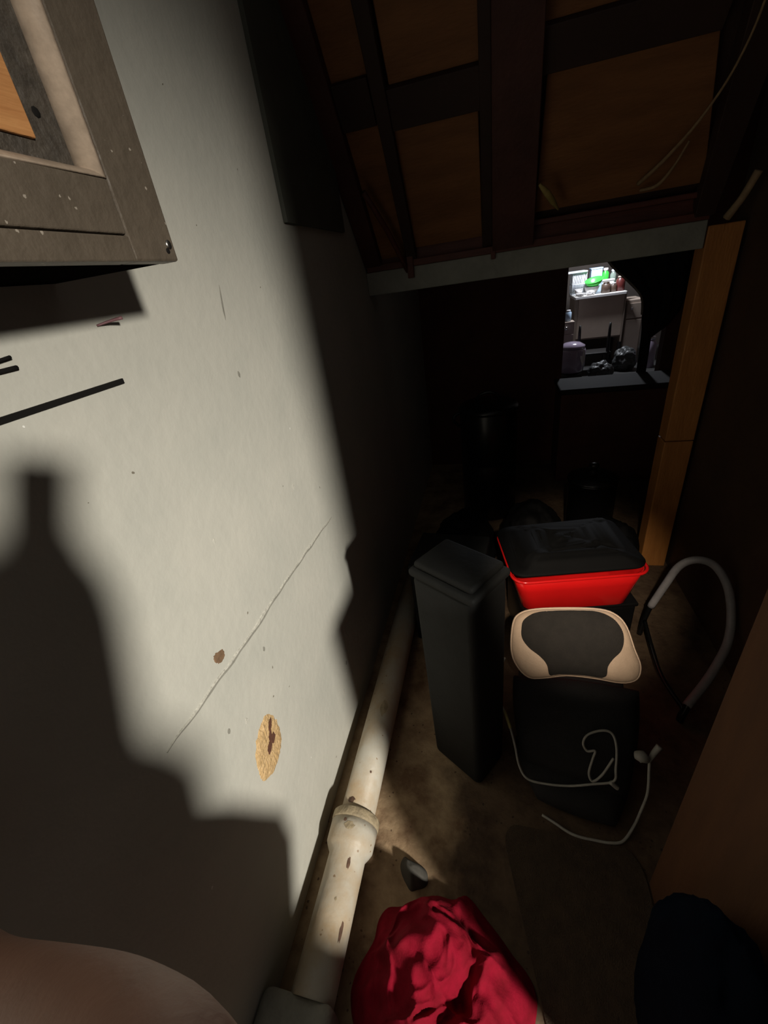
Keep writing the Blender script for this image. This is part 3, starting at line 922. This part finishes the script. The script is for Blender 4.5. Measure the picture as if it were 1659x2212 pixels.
for i in range(1, NR + 1):
    f = i / NR
    row = []
    for p in ringb:
        x_, y_ = cb.x + (p.x - cb.x) * f, cb.y + (p.y - cb.y) * f
        q_ = Vector((x_ * 9, y_ * 9, 3.3))
        hz = 0.437 + 0.032 * (1 - f ** 2.2) + (0.035 * (0.6 - abs(noise.noise(q_))) + 0.02 * (0.5 - abs(noise.noise(q_ * 2.4)))) * (1 - f ** 6)
        row.append(bm.verts.new(TM @ Vector((x_, y_, hz))))
    rr.append(row)
ce = bm.verts.new(TM @ Vector((cb.x, cb.y, 0.475)))
k = len(ringb)
for j in range(k):
    bm.faces.new((ce, rr[0][j], rr[0][(j + 1) % k]))
for a, b_ in zip(rr, rr[1:]):
    for j in range(k):
        bm.faces.new((a[j], b_[j], b_[(j + 1) % k], a[(j + 1) % k]))
low = [bm.verts.new(v.co + Vector((0, 0, -0.006))) for v in rr[-1]]
for j in range(k):
    bm.faces.new((rr[-1][j], low[j], low[(j + 1) % k], rr[-1][(j + 1) % k]))
bm.faces.new(low[::-1])
o = from_bm('black_bag', bm, M_liner, None, True)
tag(o, 'shiny black bag filling the red tub up to its rim', 'bag')
bag('black_sack', (-0.16, 1.96, 0.15), (0.16, 0.18, 0.18), M_liner, 'dull black sack on the floor left of the red tub, in the dark', 'sack', None, 12.0, 0.16, 0.0)
bag('black_sack', (0.20, 2.06, 0.15), (0.15, 0.17, 0.19), M_liner, 'dull black sack on the floor straight behind the red tub', 'sack', None, 15.0, 0.16, 0.0)
bag('black_sack', (0.56, 1.97, 0.13), (0.13, 0.15, 0.16), M_liner, 'dull black sack next to the foot of the orange post', 'sack', None, 19.0, 0.16, 0.0)
# black pot standing behind, with a lid that catches a glint
pot = thing('black_pot', (0.44, 2.22, 0), 'black lidded pot in the dark behind the red tub', 'pot')
lathe('pot_body', [(0.12, 0.0), (0.125, 0.01), (0.125, 0.36), (0.130, 0.365), (0.130, 0.372)], M_bag, (0.53, 2.30, 0), pot, 36, None, True, True)
lathe('lid', [(0.132, 0.373), (0.128, 0.382), (0.07, 0.410), (0.02, 0.420), (0.016, 0.43)], M_bag, (0.53, 2.30, 0), pot, 36, None, True, True)
lathe('knob', [(0.012, 0.428), (0.026, 0.445), (0.026, 0.458), (0.012, 0.464)], M_bag, (0.53, 2.30, 0), pot, 20, None, True, True)

# tall black canister with a handle
can = thing('black_canister', (-0.04, 2.52, 0), 'tall shiny black canister with lid in the dark below the beam', 'canister')
lathe('body', [(0.165, 0.0), (0.170, 0.01), (0.172, 0.37), (0.166, 0.385), (0.168, 0.395), (0.172, 0.41), (0.174, 0.69), (0.168, 0.705), (0.168, 0.71)], M_bag, (-0.035, 2.62, 0), can, 40, None, True, True)
lathe('lid', [(0.180, 0.711), (0.180, 0.728), (0.165, 0.742), (0.05, 0.75), (0.01, 0.751)], M_bag, (-0.035, 2.62, 0), can, 40, None, True, True)
tube('handle', [(-0.10, 2.60, 0.747), (-0.09, 2.58, 0.80), (-0.035, 2.575, 0.822), (0.02, 2.58, 0.80), (0.03, 2.60, 0.747)], 0.009, M_bag, can, 8, 6)
tube('side_handle', [(-0.195, 2.56, 0.62), (-0.235, 2.54, 0.66), (-0.235, 2.54, 0.70), (-0.200, 2.56, 0.71)], 0.010, M_bag, can, 8, 5)

# ================================================================== GREY TUBE FRAME on the right
fr = thing('tube_frame', (0.72, 1.3, 0), 'bent grey metal tube frame leaning by the right wall beside the red tub', 'tube frame')
tube('hoop', [(0.625, 1.50, 0.165), (0.660, 1.50, 0.285), (0.690, 1.50, 0.375), (0.735, 1.49, 0.415), (0.790, 1.47, 0.405), (0.830, 1.43, 0.340), (0.845, 1.385, 0.245), (0.825, 1.32, 0.175), (0.775, 1.25, 0.135), (0.715, 1.18, 0.105), (0.640, 1.105, 0.070)], 0.0145, M_tube, fr, 10, 6)
tube('leg', [(0.625, 1.50, 0.175), (0.612, 1.50, 0.09), (0.606, 1.50, 0.006)], 0.0105, M_bag, fr, 10, 4)
tube('leg', [(0.648, 1.112, 0.074), (0.632, 1.098, 0.03), (0.628, 1.094, 0.006)], 0.0125, M_bag, fr, 10, 4)
tube('cross_bar', [(0.612, 1.49, 0.09), (0.60, 1.35, 0.085), (0.60, 1.22, 0.07), (0.636, 1.10, 0.05)], 0.008, M_bag, fr, 8, 5)

# ================================================================== LOW CABINET, right foreground
lc = thing('low_cabinet', (0.62, 0.41, 0), 'orange-brown wooden cabinet side at the right edge of the floor', 'cabinet')
box('side_panel', (0.394, 0.145, 0.0), (0.414, 0.592, 1.06), M_cab2, lc, bevel=0.002)
box('side_panel', (0.84, 0.145, 0.0), (0.86, 0.592, 1.06), M_cab2, lc, bevel=0.002)
box('back_panel', (0.414, 0.580, 0.0), (0.84, 0.590, 1.05), M_cab2, lc)
box('shelf', (0.414, 0.15, 0.05), (0.84, 0.579, 0.07), M_cab2, lc)
box('shelf', (0.414, 0.15, 0.52), (0.84, 0.579, 0.54), M_cab2, lc)
box('top', (0.414, 0.145, 1.035), (0.84, 0.579, 1.059), M_cab2, lc, bevel=0.002)
d_ = box('door', (0.42, 0.132, 0.06), (0.834, 0.1445, 1.03), M_cab2, lc, bevel=0.002)
lathe('knob', [(0.006, 0), (0.006, 0.012), (0.013, 0.018), (0.010, 0.026)], M_steel, (0.46, 0.132, 0.62), d_, 14, Matrix.Rotation(math.radians(90), 4, 'X'), True, True)

nb = bag('navy_bag', (0.322, 0.265, 0.31), (0.062, 0.15, 0.33), M_navy, 'dark navy cloth bag standing against the low cabinet at the lower right', 'bag', None, 5.0, 0.10, 0.0045)

def rounded_sheet(name, c0, c1, r_, z, m):
    bm_ = bmesh.new()
    out = []
    (x0_, y0_), (x1_, y1_) = c0, c1
    for cx_, cy_, a0 in ((x1_ - r_, y1_ - r_, 0), (x0_ + r_, y1_ - r_, 90), (x0_ + r_, y0_ + r_, 180), (x1_ - r_, y0_ + r_, 270)):
        for k_ in range(7):
            a = math.radians(a0 + 90 * k_ / 6)
            out.append((cx_ + r_ * math.cos(a), cy_ + r_ * math.sin(a)))
    lo_ = [bm_.verts.new((x_, y_, 0.0005)) for x_, y_ in out]
    hi_ = [bm_.verts.new((x_, y_, z)) for x_, y_ in out]
    n_ = len(out)
    for k_ in range(n_):
        bm_.faces.new((lo_[k_], lo_[(k_ + 1) % n_], hi_[(k_ + 1) % n_], hi_[k_]))
    bm_.faces.new(hi_)
    bm_.faces.new(lo_[::-1])
    return from_bm(name, bm_, m)
M_floor_shade = mat('dark_brown_shade', (0.070, 0.045, 0.026), 0.95, 0.35, 25, 0.5, 300)
o = rounded_sheet('floor_shade_sheet', (0.0, 0.0), (1.0, 1.0), 0.14, 0.004, M_floor_shade)  # dark sheet added to deepen the shade on the floor
def quad_warp(o_, bl_, br2, tr_, tl_):
    org = o_.location.copy()
    for v_ in o_.data.vertices:
        a, b2 = v_.co.x + org.x, v_.co.y + org.y
        x_ = (bl_[0] * (1 - a) + br2[0] * a) * (1 - b2) + (tl_[0] * (1 - a) + tr_[0] * a) * b2
        y_ = (bl_[1] * (1 - a) + br2[1] * a) * (1 - b2) + (tl_[1] * (1 - a) + tr_[1] * a) * b2
        v_.co.x, v_.co.y = x_ - 0.25, y_ - 0.42
    o_.location = (0.25, 0.42, org.z)
quad_warp(o, (0.135, 0.16), (0.390, 0.16), (0.388, 0.665), (0.01, 0.675))
tag(o, 'dark brown sheet for the shade on the floor, with rounded corners, beside the red cloth', 'mat')

ch = thing('dark_chest', (0.80, 3.2, 0), 'dark wooden chest standing in front of the far kitchen doorway', 'chest')
box('body', (0.44, 3.02, 0.0), (1.16, 3.33, 0.645), M_far, ch, bevel=0.006)
box('lid', (0.43, 3.01, 0.646), (1.17, 3.34, 0.680), M_curtain, ch, bevel=0.008)
box('front_trim', (0.46, 3.008, 0.03), (1.14, 3.0195, 0.07), M_far, ch)

# ================================================================== PERSON (the photographer, in the doorway)
person = thing('person', (0.25, -0.35, 0), 'person in dark navy clothes whose bare forearm shows at the lower left', 'person')
def skin_body(name, nodes, edges, m, parent, sub=2):
    me = bpy.data.meshes.new(name)
    names = list(nodes)
    base = root_loc(parent)
    me.from_pydata([Vector(nodes[n_][0]) - base for n_ in names], [(names.index(a), names.index(b_)) for a, b_ in edges], [])
    o_ = bpy.data.objects.new(name, me)
    COL.objects.link(o_)
    md = o_.modifiers.new('skin', 'SKIN')
    md.use_smooth_shade = True
    for i, n_ in enumerate(names):
        r_ = nodes[n_][1]
        sv = me.skin_vertices[0].data[i]
        sv.radius = r_ if isinstance(r_, tuple) else (r_, r_)
        sv.use_root = (i == 0)
    sd = o_.modifiers.new('sub', 'SUBSURF')
    sd.levels = sub
    sd.render_levels = sub
    dg = bpy.context.evaluated_depsgraph_get()
    ev = o_.evaluated_get(dg)
    me2 = bpy.data.meshes.new_from_object(ev)
    bpy.data.objects.remove(o_)
    me2.name = name
    bm = bmesh.new()
    bm.from_mesh(me2)
    bmesh.ops.delete(bm, geom=[v_ for v_ in bm.verts if not v_.link_faces], context='VERTS')
    bm.to_mesh(me2)
    bm.free()
    me2.materials.clear()
    return link(name, me2, m, parent, True)

N = {
    'pelvis': ((0.25, -0.36, 0.85), (0.145, 0.110)),
    'waist': ((0.24, -0.34, 0.98), (0.135, 0.105)),
    'chest': ((0.23, -0.345, 1.13), (0.150, 0.105)),
    'upchest': ((0.23, -0.32, 1.26), (0.125, 0.085)),
    'neck': ((0.225, -0.29, 1.36), 0.052),
    'head0': ((0.22, -0.265, 1.43), 0.068),
    'head1': ((0.22, -0.25, 1.505), 0.085),
    'head2': ((0.22, -0.255, 1.57), 0.068),
    'lsh': ((0.065, -0.29, 1.27), 0.060),
    'lelb': ((-0.130, -0.002, 1.185), 0.044),
    'lfor': ((-0.255, 0.014, 1.105), 0.042),
    'lwr': ((-0.400, 0.020, 1.060), 0.028),
    'lpalm': ((-0.462, 0.030, 1.075), 0.030),
    'rsh': ((0.395, -0.33, 1.27), 0.060),
    'relb': ((0.275, -0.315, 1.135), 0.044),
    'rfor': ((0.190, -0.210, 1.265), 0.039),
    'rwr': ((0.105, -0.085, 1.395), 0.027),
    'rpalm': ((0.075, -0.066, 1.445), 0.032),
    'lhip': ((0.165, -0.35, 0.78), 0.090),
    'lknee': ((0.14, -0.08, 0.46), 0.060),
    'lank': ((0.15, -0.36, 0.085), 0.040),
    'ltoe': ((0.14, -0.22, 0.034), 0.034),
    'rhip': ((0.335, -0.36, 0.78), 0.090),
    'rknee': ((0.35, -0.23, 0.45), 0.058),
    'rank': ((0.36, -0.42, 0.085), 0.040),
    'rtoe': ((0.37, -0.28, 0.034), 0.034),
}
E_ = [('pelvis', 'waist'), ('waist', 'chest'), ('chest', 'upchest'), ('upchest', 'neck'), ('neck', 'head0'), ('head0', 'head1'), ('head1', 'head2'),
      ('upchest', 'lsh'), ('lsh', 'lelb'), ('lelb', 'lfor'), ('lfor', 'lwr'), ('lwr', 'lpalm'), ('upchest', 'rsh'), ('rsh', 'relb'), ('relb', 'rfor'), ('rfor', 'rwr'), ('rwr', 'rpalm'),
      ('pelvis', 'lhip'), ('lhip', 'lknee'), ('lknee', 'lank'), ('lank', 'ltoe'), ('pelvis', 'rhip'), ('rhip', 'rknee'), ('rknee', 'rank'), ('rank', 'rtoe')]
# fingers as branches of the palms
def finger(nm, palm, pts, r0=0.0095):
    prev = palm
    for i, p in enumerate(pts):
        k = '%s%d' % (nm, i)
        N[k] = (p, r0 - 0.001 * i)
        E_.append((prev, k))
        prev = k
for i, dz in enumerate((0.042, 0.022, 0.002, -0.018)):
    finger('rf%d' % i, 'rpalm', [(0.082, -0.050, 1.446 + dz), (0.074, -0.042, 1.454 + dz), (0.062, -0.045, 1.456 + dz)] if i < 3 else [(0.085, -0.054, 1.432), (0.072, -0.050, 1.436)])
    a_ = (-0.012 + 0.018 * i)
    finger('lf%d' % i, 'lpalm', [(-0.492, 0.030 + a_ * 1.2, 1.112 - abs(a_) * 0.3), (-0.508, 0.032 + a_ * 1.6, 1.142 - abs(a_ - 0.01) * 0.5), (-0.512, 0.034 + a_ * 1.9, 1.168 - abs(a_ - 0.01) * 0.6)])
finger('lt', 'lpalm', [(-0.488, 0.004, 1.088), (-0.508, -0.016, 1.104)], 0.011)
finger('rt', 'rpalm', [(0.068, -0.092, 1.458), (0.052, -0.098, 1.468)], 0.011)
body = skin_body('body', N, E_, M_skin, person)

def clothing(name, test, off, m):
    """a cloth layer a little outside the body where test(world point) holds"""
    base = root_loc(person)
    bm = bmesh.new()
    bm.from_mesh(body.data)
    bm.normal_update()
    kill = [f for f in bm.faces if not test(f.calc_center_median() + base)]
    bmesh.ops.delete(bm, geom=kill, context='FACES')
    # keep only the largest connected sheet
    left, best = set(bm.faces), []
    while left:
        st_, isl = [left.pop()], []
        while st_:
            f_ = st_.pop()
            isl.append(f_)
            for e_ in f_.edges:
                for g_ in e_.link_faces:
                    if g_ in left:
                        left.remove(g_)
                        st_.append(g_)
        if len(isl) > len(best): best = isl
    keep = set(best)
    bmesh.ops.delete(bm, geom=[f_ for f_ in bm.faces if f_ not in keep], context='FACES')
    bmesh.ops.delete(bm, geom=[v_ for v_ in bm.verts if not v_.link_faces], context='VERTS')
    bm.normal_update()
    nrm = {v: v.normal.copy() for v in bm.verts}
    for v in bm.verts:
        v.co += nrm[v] * (off + 0.006 * noise.noise((v.co) * 14))
    me = bpy.data.meshes.new(name)
    bm.to_mesh(me)
    bm.free()
    return link(name, me, m, person, True)
def t_shirt(p):
    if p.z < 0.84 or p.z > 1.335: return False
    if p.x < -0.02: return False
    if p.x < 0.10 and p.y > -0.18: return False
    if p.y > -0.185 and p.z > 1.15 and p.x < 0.30: return False
    return True
clothing('shirt', t_shirt, 0.012, M_navy)
clothing('trousers', lambda p: 0.10 < p.z < 0.86 and p.x > 0.0, 0.014, M_trs)
clothing('shoe', lambda p: p.z < 0.072 and p.x < 0.255, 0.008, M_bag)
clothing('shoe', lambda p: p.z < 0.072 and p.x >= 0.255, 0.008, M_bag)
clothing('hair', lambda p: p.z > 1.47 and 0.1 < p.x < 0.34 and (p.z > 1.555 or p.y < -0.265), 0.010, M_hair)
for sx in (-1, 1):
    e_ = lathe('eye', [(0.004, 0.0), (0.010, 0.003), (0.011, 0.007), (0.005, 0.013)], M_white, (0.22 + sx * 0.030, -0.177, 1.51), person, 12, Matrix.Rotation(math.radians(-90), 4, 'X'), True, True)
bag('nose', (0.22, -0.166, 1.478), (0.012, 0.017, 0.019), M_skin, None, None, person, 1.0, 0.02)
bag('mouth', (0.22, -0.182, 1.443), (0.022, 0.008, 0.007), M_nail, None, None, person, 1.0, 0.02)
for sx in (-1, 1):
    bag('ear', (0.22 + sx * 0.084, -0.26, 1.495), (0.010, 0.017, 0.028), M_skin, None, None, person, 1.0, 0.02)

# unseen bag added at the person's hip, outlined to cast the shadow bump
sb = thing('shadow_bag', (0.0, -0.15, 0.30), 'dark unseen bag shaped to cast shadow, at the hip of the person', 'bag')
poly_prism('pouch', [(-0.045, y_, z_) for y_, z_ in ((-0.30, 0.95), (-0.105, 0.955), (-0.060, 1.015), (-0.005, 0.90), (0.068, 0.72), (0.066, 0.63), (0.0, 0.49), (-0.06, 0.37), (-0.30, 0.32))], (1, 0, 0), 0.075, M_navy, sb)
tube('strap', [(0.0, -0.225, 0.955), (0.012, -0.215, 1.10), (0.025, -0.225, 1.24), (0.055, -0.28, 1.335)], 0.010, M_navy, sb, 6, 5)

# phone held just behind the viewpoint
phone = thing('phone', (0.02, -0.05, 1.44), 'black phone held up in the hand of the person', 'phone')
fw, rt, up_ = Vector((-0.255, 0.836, -0.486)), Vector((0.967, 0.217, -0.134)), Vector((0.006, 0.504, 0.864))
pm = Matrix.Identity(4)
for r in range(3):
    pm[r][0], pm[r][1], pm[r][2] = rt[r], fw[r], up_[r]
pc = Vector((0, 0, CAM_H)) - fw * 0.030 - up_ * 0.035 + rt * 0.02
for r in range(3): pm[r][3] = pc[r]
box('case', (-0.037, -0.004, -0.075), (0.037, 0.004, 0.075), M_phone, phone, 0.003, pm)
box('screen', (-0.034, -0.0052, -0.072), (0.034, -0.0041, 0.072), M_phone, phone, 0.0, pm)

# ================================================================== KITCHEN beyond
KY0, KY1 = YF + 0.08, 7.75
struct(box('floor_kitchen', (0.1, KY0, -0.06), (2.75, KY1, 0.0), M_kfloor), 'dark kitchen floor')
struct(box('wall_kitchen', (0.1, KY1, 0.0), (2.75, KY1 + 0.06, 2.4), M_kwall), 'dim kitchen back wall')
struct(box('wall_kitchen_left', (0.1, KY0, 0.0), (0.16, KY1, 2.4), M_kwall), 'dim kitchen wall on the left')
struct(box('wall_kitchen_right', (2.75, KY0, 0.0), (2.81, KY1, 2.4), M_kwall), 'dim kitchen wall on the right')
struct(box('ceiling', (0.1, KY0, 2.4), (2.81, KY1 + 0.06, 2.45), M_kwall), 'kitchen ceiling')

kt = thing('kitchen_table', (1.37, 6.85, 0), 'beige kitchen counter with white top, seen lit through the far doorway', 'counter')
box('worktop', (1.045, 6.60, 0.885), (1.665, 7.15, 0.920), M_ktop, kt, bevel=0.006)
box('worktop_edge', (1.055, 6.592, 0.890), (1.655, 6.600, 0.916), M_white, kt)
box('front_panel', (1.10, 6.64, 0.385), (1.655, 6.66, 0.885), M_kpanel, kt, bevel=0.003)
box('side_panel', (1.06, 6.63, 0.30), (1.098, 7.12, 0.885), M_kside, kt, bevel=0.002)
box('side_panel', (1.657, 6.63, 0.30), (1.675, 7.12, 0.885), M_kside, kt, bevel=0.002)
box('back_panel', (1.10, 7.10, 0.30), (1.655, 7.12, 0.885), M_kside, kt)
box('bottom_shelf', (1.10, 6.665, 0.365), (1.655, 7.095, 0.383), M_kside, kt)
for x in (1.065, 1.640):
    for y in (6.64, 7.08):
        box('leg', (x, y, 0.0), (x + 0.035, y + 0.035, 0.30), M_kleg, kt)
# chair legs / dark stands in front of it
o = thing('dark_chair', (1.30, 6.35, 0), 'dark chair standing in front of the kitchen counter', 'chair')
for x in (1.075, 1.425):
    tube('leg', [(x + 0.01, 6.22, 0.0), (x, 6.21, 0.30), (x - 0.006, 6.20, 0.62)], [0.012, 0.022, 0.014], M_kleg, o, 8, 3)
    tube('leg', [(x, 6.45, 0.0), (x, 6.45, 0.24)], 0.012, M_kleg, o, 8, 1)
box('seat', (1.05, 6.18, 0.24), (1.46, 6.47, 0.27), M_kleg, o, bevel=0.006)

# side cupboard to the right of the table
o = thing('side_cupboard', (1.80, 6.8, 0), 'taupe side cupboard with a small bright knob right of the counter', 'cupboard')
box('body', (1.69, 6.66, 0.0), (1.90, 7.1, 0.80), M_kside, o, bevel=0.004)
box('drawer', (1.70, 6.645, 0.58), (1.89, 6.659, 0.76), M_kside, o, bevel=0.003)
box('door', (1.70, 6.645, 0.10), (1.89, 6.659, 0.56), M_kside, o, bevel=0.003)
lathe('knob', [(0.006, 0), (0.008, 0.012), (0.016, 0.018), (0.010, 0.026)], M_steelp, (1.755, 6.645, 0.70), o, 14, Matrix.Rotation(math.radians(90), 4, 'X'), True, True)

# dishes on the table
TZ = 0.9205
rk = thing('dish_rack', (1.10, 6.9, TZ), 'white wire dish rack at the left end of the counter', 'dish rack')
x0, x1, y0, y1, z1 = 0.985, 1.215, 6.88, 7.10, TZ + 0.255
for z in (TZ + 0.008, TZ + 0.13, z1):
    bm = bmesh.new()
    bm_tube(bm, [(x0 + 0.06, y0, z), (x1, y0, z), (x1, y1, z), (x0 + 0.06, y1, z)], 0.006, 6, True)
    from_bm('frame_wire', bm, M_wire, rk, True)
for k in range(13):
    x = x0 + 0.06 + k * (x1 - x0 - 0.06) / 12
    for y in (y0, y1):
        bm = bmesh.new()
        bm_tube(bm, [(x, y, TZ + 0.006), (x, y, z1)], 0.0042, 5)
        from_bm('wire', bm, M_wire, rk, True)
o = box('tray', (0.93, 6.85, z1 + 0.012), (1.22, 7.12, z1 + 0.030), M_wire, rk, bevel=0.008)

def bowl(name, c, r_, h_, m, label, z=TZ, tilt=None):
    o_ = thing(name, (c[0], c[1], z), label, 'bowl')
    prof = [(r_ * 0.42, 0.0), (r_ * 0.5, 0.003), (r_ * 0.82, h_ * 0.45), (r_, h_), (r_ * 0.965, h_), (r_ * 0.78, h_ * 0.48), (r_ * 0.3, 0.012)]
    lathe('shell', prof, m, (c[0], c[1], z), o_, 28, tilt, True, True)
    lathe('rim', [(r_ * 0.97, h_ - 0.003), (r_ * 1.03, h_ - 0.002), (r_ * 1.03, h_ + 0.004), (r_ * 0.97, h_ + 0.004)], m, (c[0], c[1], z), o_, 28, tilt, False, False)
    return o_
bowl('white_bowl', (1.275, 6.79), 0.092, 0.085, M_white, 'white bowl in the middle of the counter under the green basin')
bowl('green_basin', (1.300, 6.79), 0.110, 0.075, M_green, 'bright green plastic basin stacked on the white bowl', TZ + 0.092, Matrix.Rotation(math.radians(-10), 4, 'Y') @ Matrix.Rotation(math.radians(14), 4, 'X'))
bowl('small_white_dish', (1.118, 6.66), 0.060, 0.030, M_white, 'small white dish at the left front of the counter')
bowl('small_saucer', (1.110, 6.775), 0.052, 0.075, M_white, 'white saucer behind the small dish next to the rack')
def crate(name, lo, hi, m, label, cat):
    o_ = thing(name, ((lo[0] + hi[0]) / 2, (lo[1] + hi[1]) / 2, lo[2]), label, cat)
    box('body', lo, (hi[0], hi[1], hi[2] - 0.018), m, o_, bevel=0.008)
    box('lid', (lo[0] - 0.005, lo[1] - 0.005, hi[2] - 0.0178), (hi[0] + 0.005, hi[1] + 0.005, hi[2]), m, o_, bevel=0.005)
    return o_
crate('blue_container', (1.285, 6.98, TZ), (1.425, 7.12, 1.215), M_blue, 'pale blue plastic container at the back of the counter', 'container')
crate('white_box', (1.415, 6.86, TZ), (1.555, 6.98, 1.065), M_white, 'small white box at the right back of the counter', 'box')
def jar(name, c, r_, h_, m, label, m2=None, cat='jar', z=TZ):
    o_ = thing(name, (c[0], c[1], z), label, cat)
    lathe('body', [(r_ * 0.9, 0), (r_, 0.006), (r_, h_ * 0.78), (r_ * 0.62, h_ * 0.88), (r_ * 0.6, h_ * 0.9)], m, (c[0], c[1], z), o_, 22, None, True, True)
    lathe('lid', [(r_ * 0.68, h_ * 0.9), (r_ * 0.68, h_), (r_ * 0.5, h_ * 1.02)], m2 or m, (c[0], c[1], z), o_, 22, None, True, True)
    return o_
jar('green_bottle', (1.475, 7.04), 0.045, 0.27, M_green, 'green bottle next to the pale blue container', M_white, 'bottle')
jar('clear_jar', (1.580, 7.07), 0.038, 0.24, M_glass, 'cloudy glass jar at the right back of the counter', M_wire)
jar('brown_jar', (1.430, 6.71), 0.055, 0.125, M_brown, 'low brown pot in front of the white box', M_brown, 'pot')
jar('small_brown_jar', (1.520, 6.72), 0.040, 0.105, M_brown, 'smaller brown pot between the low pot and the maroon pot', M_white, 'pot')
jar('maroon_pot', (1.605, 6.74), 0.055, 0.17, M_maroon, 'dark maroon pot at the right end of the counter', M_kside, 'pot')
bag('white_cloth', (1.235, 6.645, TZ + 0.024), (0.050, 0.036, 0.030), M_white, 'crumpled white cloth at the front edge of the counter', 'cloth', None, 3.0, 0.25, TZ)

# things on the kitchen floor
ck = thing('rice_cooker', (1.0, 5.95, 0), 'lilac enamel cooker with a bright reflection on the kitchen floor', 'cooker')
lathe('body', [(0.12, 0.10), (0.15, 0.12), (0.165, 0.22), (0.165, 0.36), (0.150, 0.40)], M_lilac, (0.96, 6.0, 0.0), ck, 36, None, True, True)
lathe('lid', [(0.155, 0.401), (0.150, 0.425), (0.09, 0.460), (0.02, 0.472)], M_lilac, (0.96, 6.0, 0.0), ck, 36, None, True, True)
lathe('foot_ring', [(0.135, 0.0), (0.145, 0.02), (0.14, 0.099)], M_kleg, (0.96, 6.0, 0.0), ck, 30, None, True, True)
poly_prism('painted_reflection', [(1.040, 5.850, 0.30), (1.075, 5.858, 0.19), (1.100, 5.868, 0.27), (1.095, 5.895, 0.38), (1.055, 5.880, 0.385)], (-0.3, 0.8, -0.2), 0.02, M_white, ck)  # white plate standing in for the bright reflection on the cooker
bag('grey_plastic_bag', (1.66, 6.30, 0.13), (0.13, 0.11, 0.15), M_greybag, 'grey crumpled plastic bag on the kitchen floor by the dark chair', 'bag', None, 6.0, 0.22, 0.0)
bag('dark_plastic_bag', (1.30, 5.90, 0.10), (0.13, 0.11, 0.115), M_greybag, 'dim grey bag on the floor in front of the dark chair', 'bag', None, 8.0, 0.22, 0.0)
o = thing('steel_pan', (0.955, 6.5, 0.0), 'small shiny steel pans stacked left of the counter', 'pans')
jar('wash_bottle', (0.955, 6.45), 0.038, 0.13, M_blue, 'pale blue bottle on the stand left of the counter', M_white, 'bottle', 0.66)
st = thing('stand', (0.955, 6.45, 0), 'narrow taupe stand left of the kitchen counter', 'stand')
box('body', (0.88, 6.38, 0.0), (1.03, 6.55, 0.655), M_kside, st, bevel=0.005)
box('door', (0.89, 6.368, 0.05), (1.02, 6.379, 0.50), M_kside, st, bevel=0.003)
bag('knob', (0.925, 6.355, 0.58), (0.022, 0.018, 0.022), M_steelp, None, None, st, 1.0, 0.05)
bpy.data.objects.remove(o)
jar('lilac_jug', (1.955, 6.35), 0.075, 0.38, M_lilac, 'lilac jug on the floor at the right of the kitchen doorway', M_steelp, 'jug', 0.0)

# dark curtain hanging at the right of the kitchen doorway
cu = thing('curtain', (0.95, YF - 0.03, 0.70), 'dark curtain pulled aside at the right of the far doorway', 'curtain')
bm = bmesh.new()
rows = [(1.95, 0.545), (1.60, 0.63), (1.45, 0.675), (1.36, 0.738), (1.26, 0.845), (1.16, 0.935), (1.05, 0.955), (0.96, 0.965), (0.90, 0.968), (0.60, 0.972), (0.02, 0.975)]
XR = [1.20, 1.20, 1.20, 1.20, 1.20, 1.20, 1.18, 1.12, 1.035, 1.035, 1.035]
g = []
nx = 30
dense = []
for (za, xa), (zb, xb), ra, rb_ in zip(rows, rows[1:], XR, XR[1:]):
    for k in range(4):
        t = k / 4
        dense.append((za + (zb - za) * t, xa + (xb - xa) * t, ra + (rb_ - ra) * t))
dense.append((rows[-1][0], rows[-1][1], XR[-1]))
for z, xl, xr in dense:
    row = []
    for i in range(nx + 1):
        f = i / nx
        row.append(bm.verts.new((xl + (xr - xl) * f, YF - 0.035 + 0.012 * math.sin(f * 26 + 2 * noise.noise(Vector((z * 2, f, 0)))), z)))
    g.append(row)
for a, b_ in zip(g, g[1:]):
    for i in range(nx):
        bm.faces.new((a[i], a[i + 1], b_[i + 1], b_[i]))
bmesh.ops.solidify(bm, geom=bm.faces[:], thickness=0.005)
from_bm('cloth', bm, M_curtain, cu, True)
tube('hem', [(x, YF - 0.036, z) for z, x in rows[2:7]], 0.007, M_hem, cu, 6, 4)
tube('rod', [(0.40, YF - 0.030, 1.955), (1.30, YF - 0.030, 1.955)], 0.010, M_steel, cu, 10, 1)
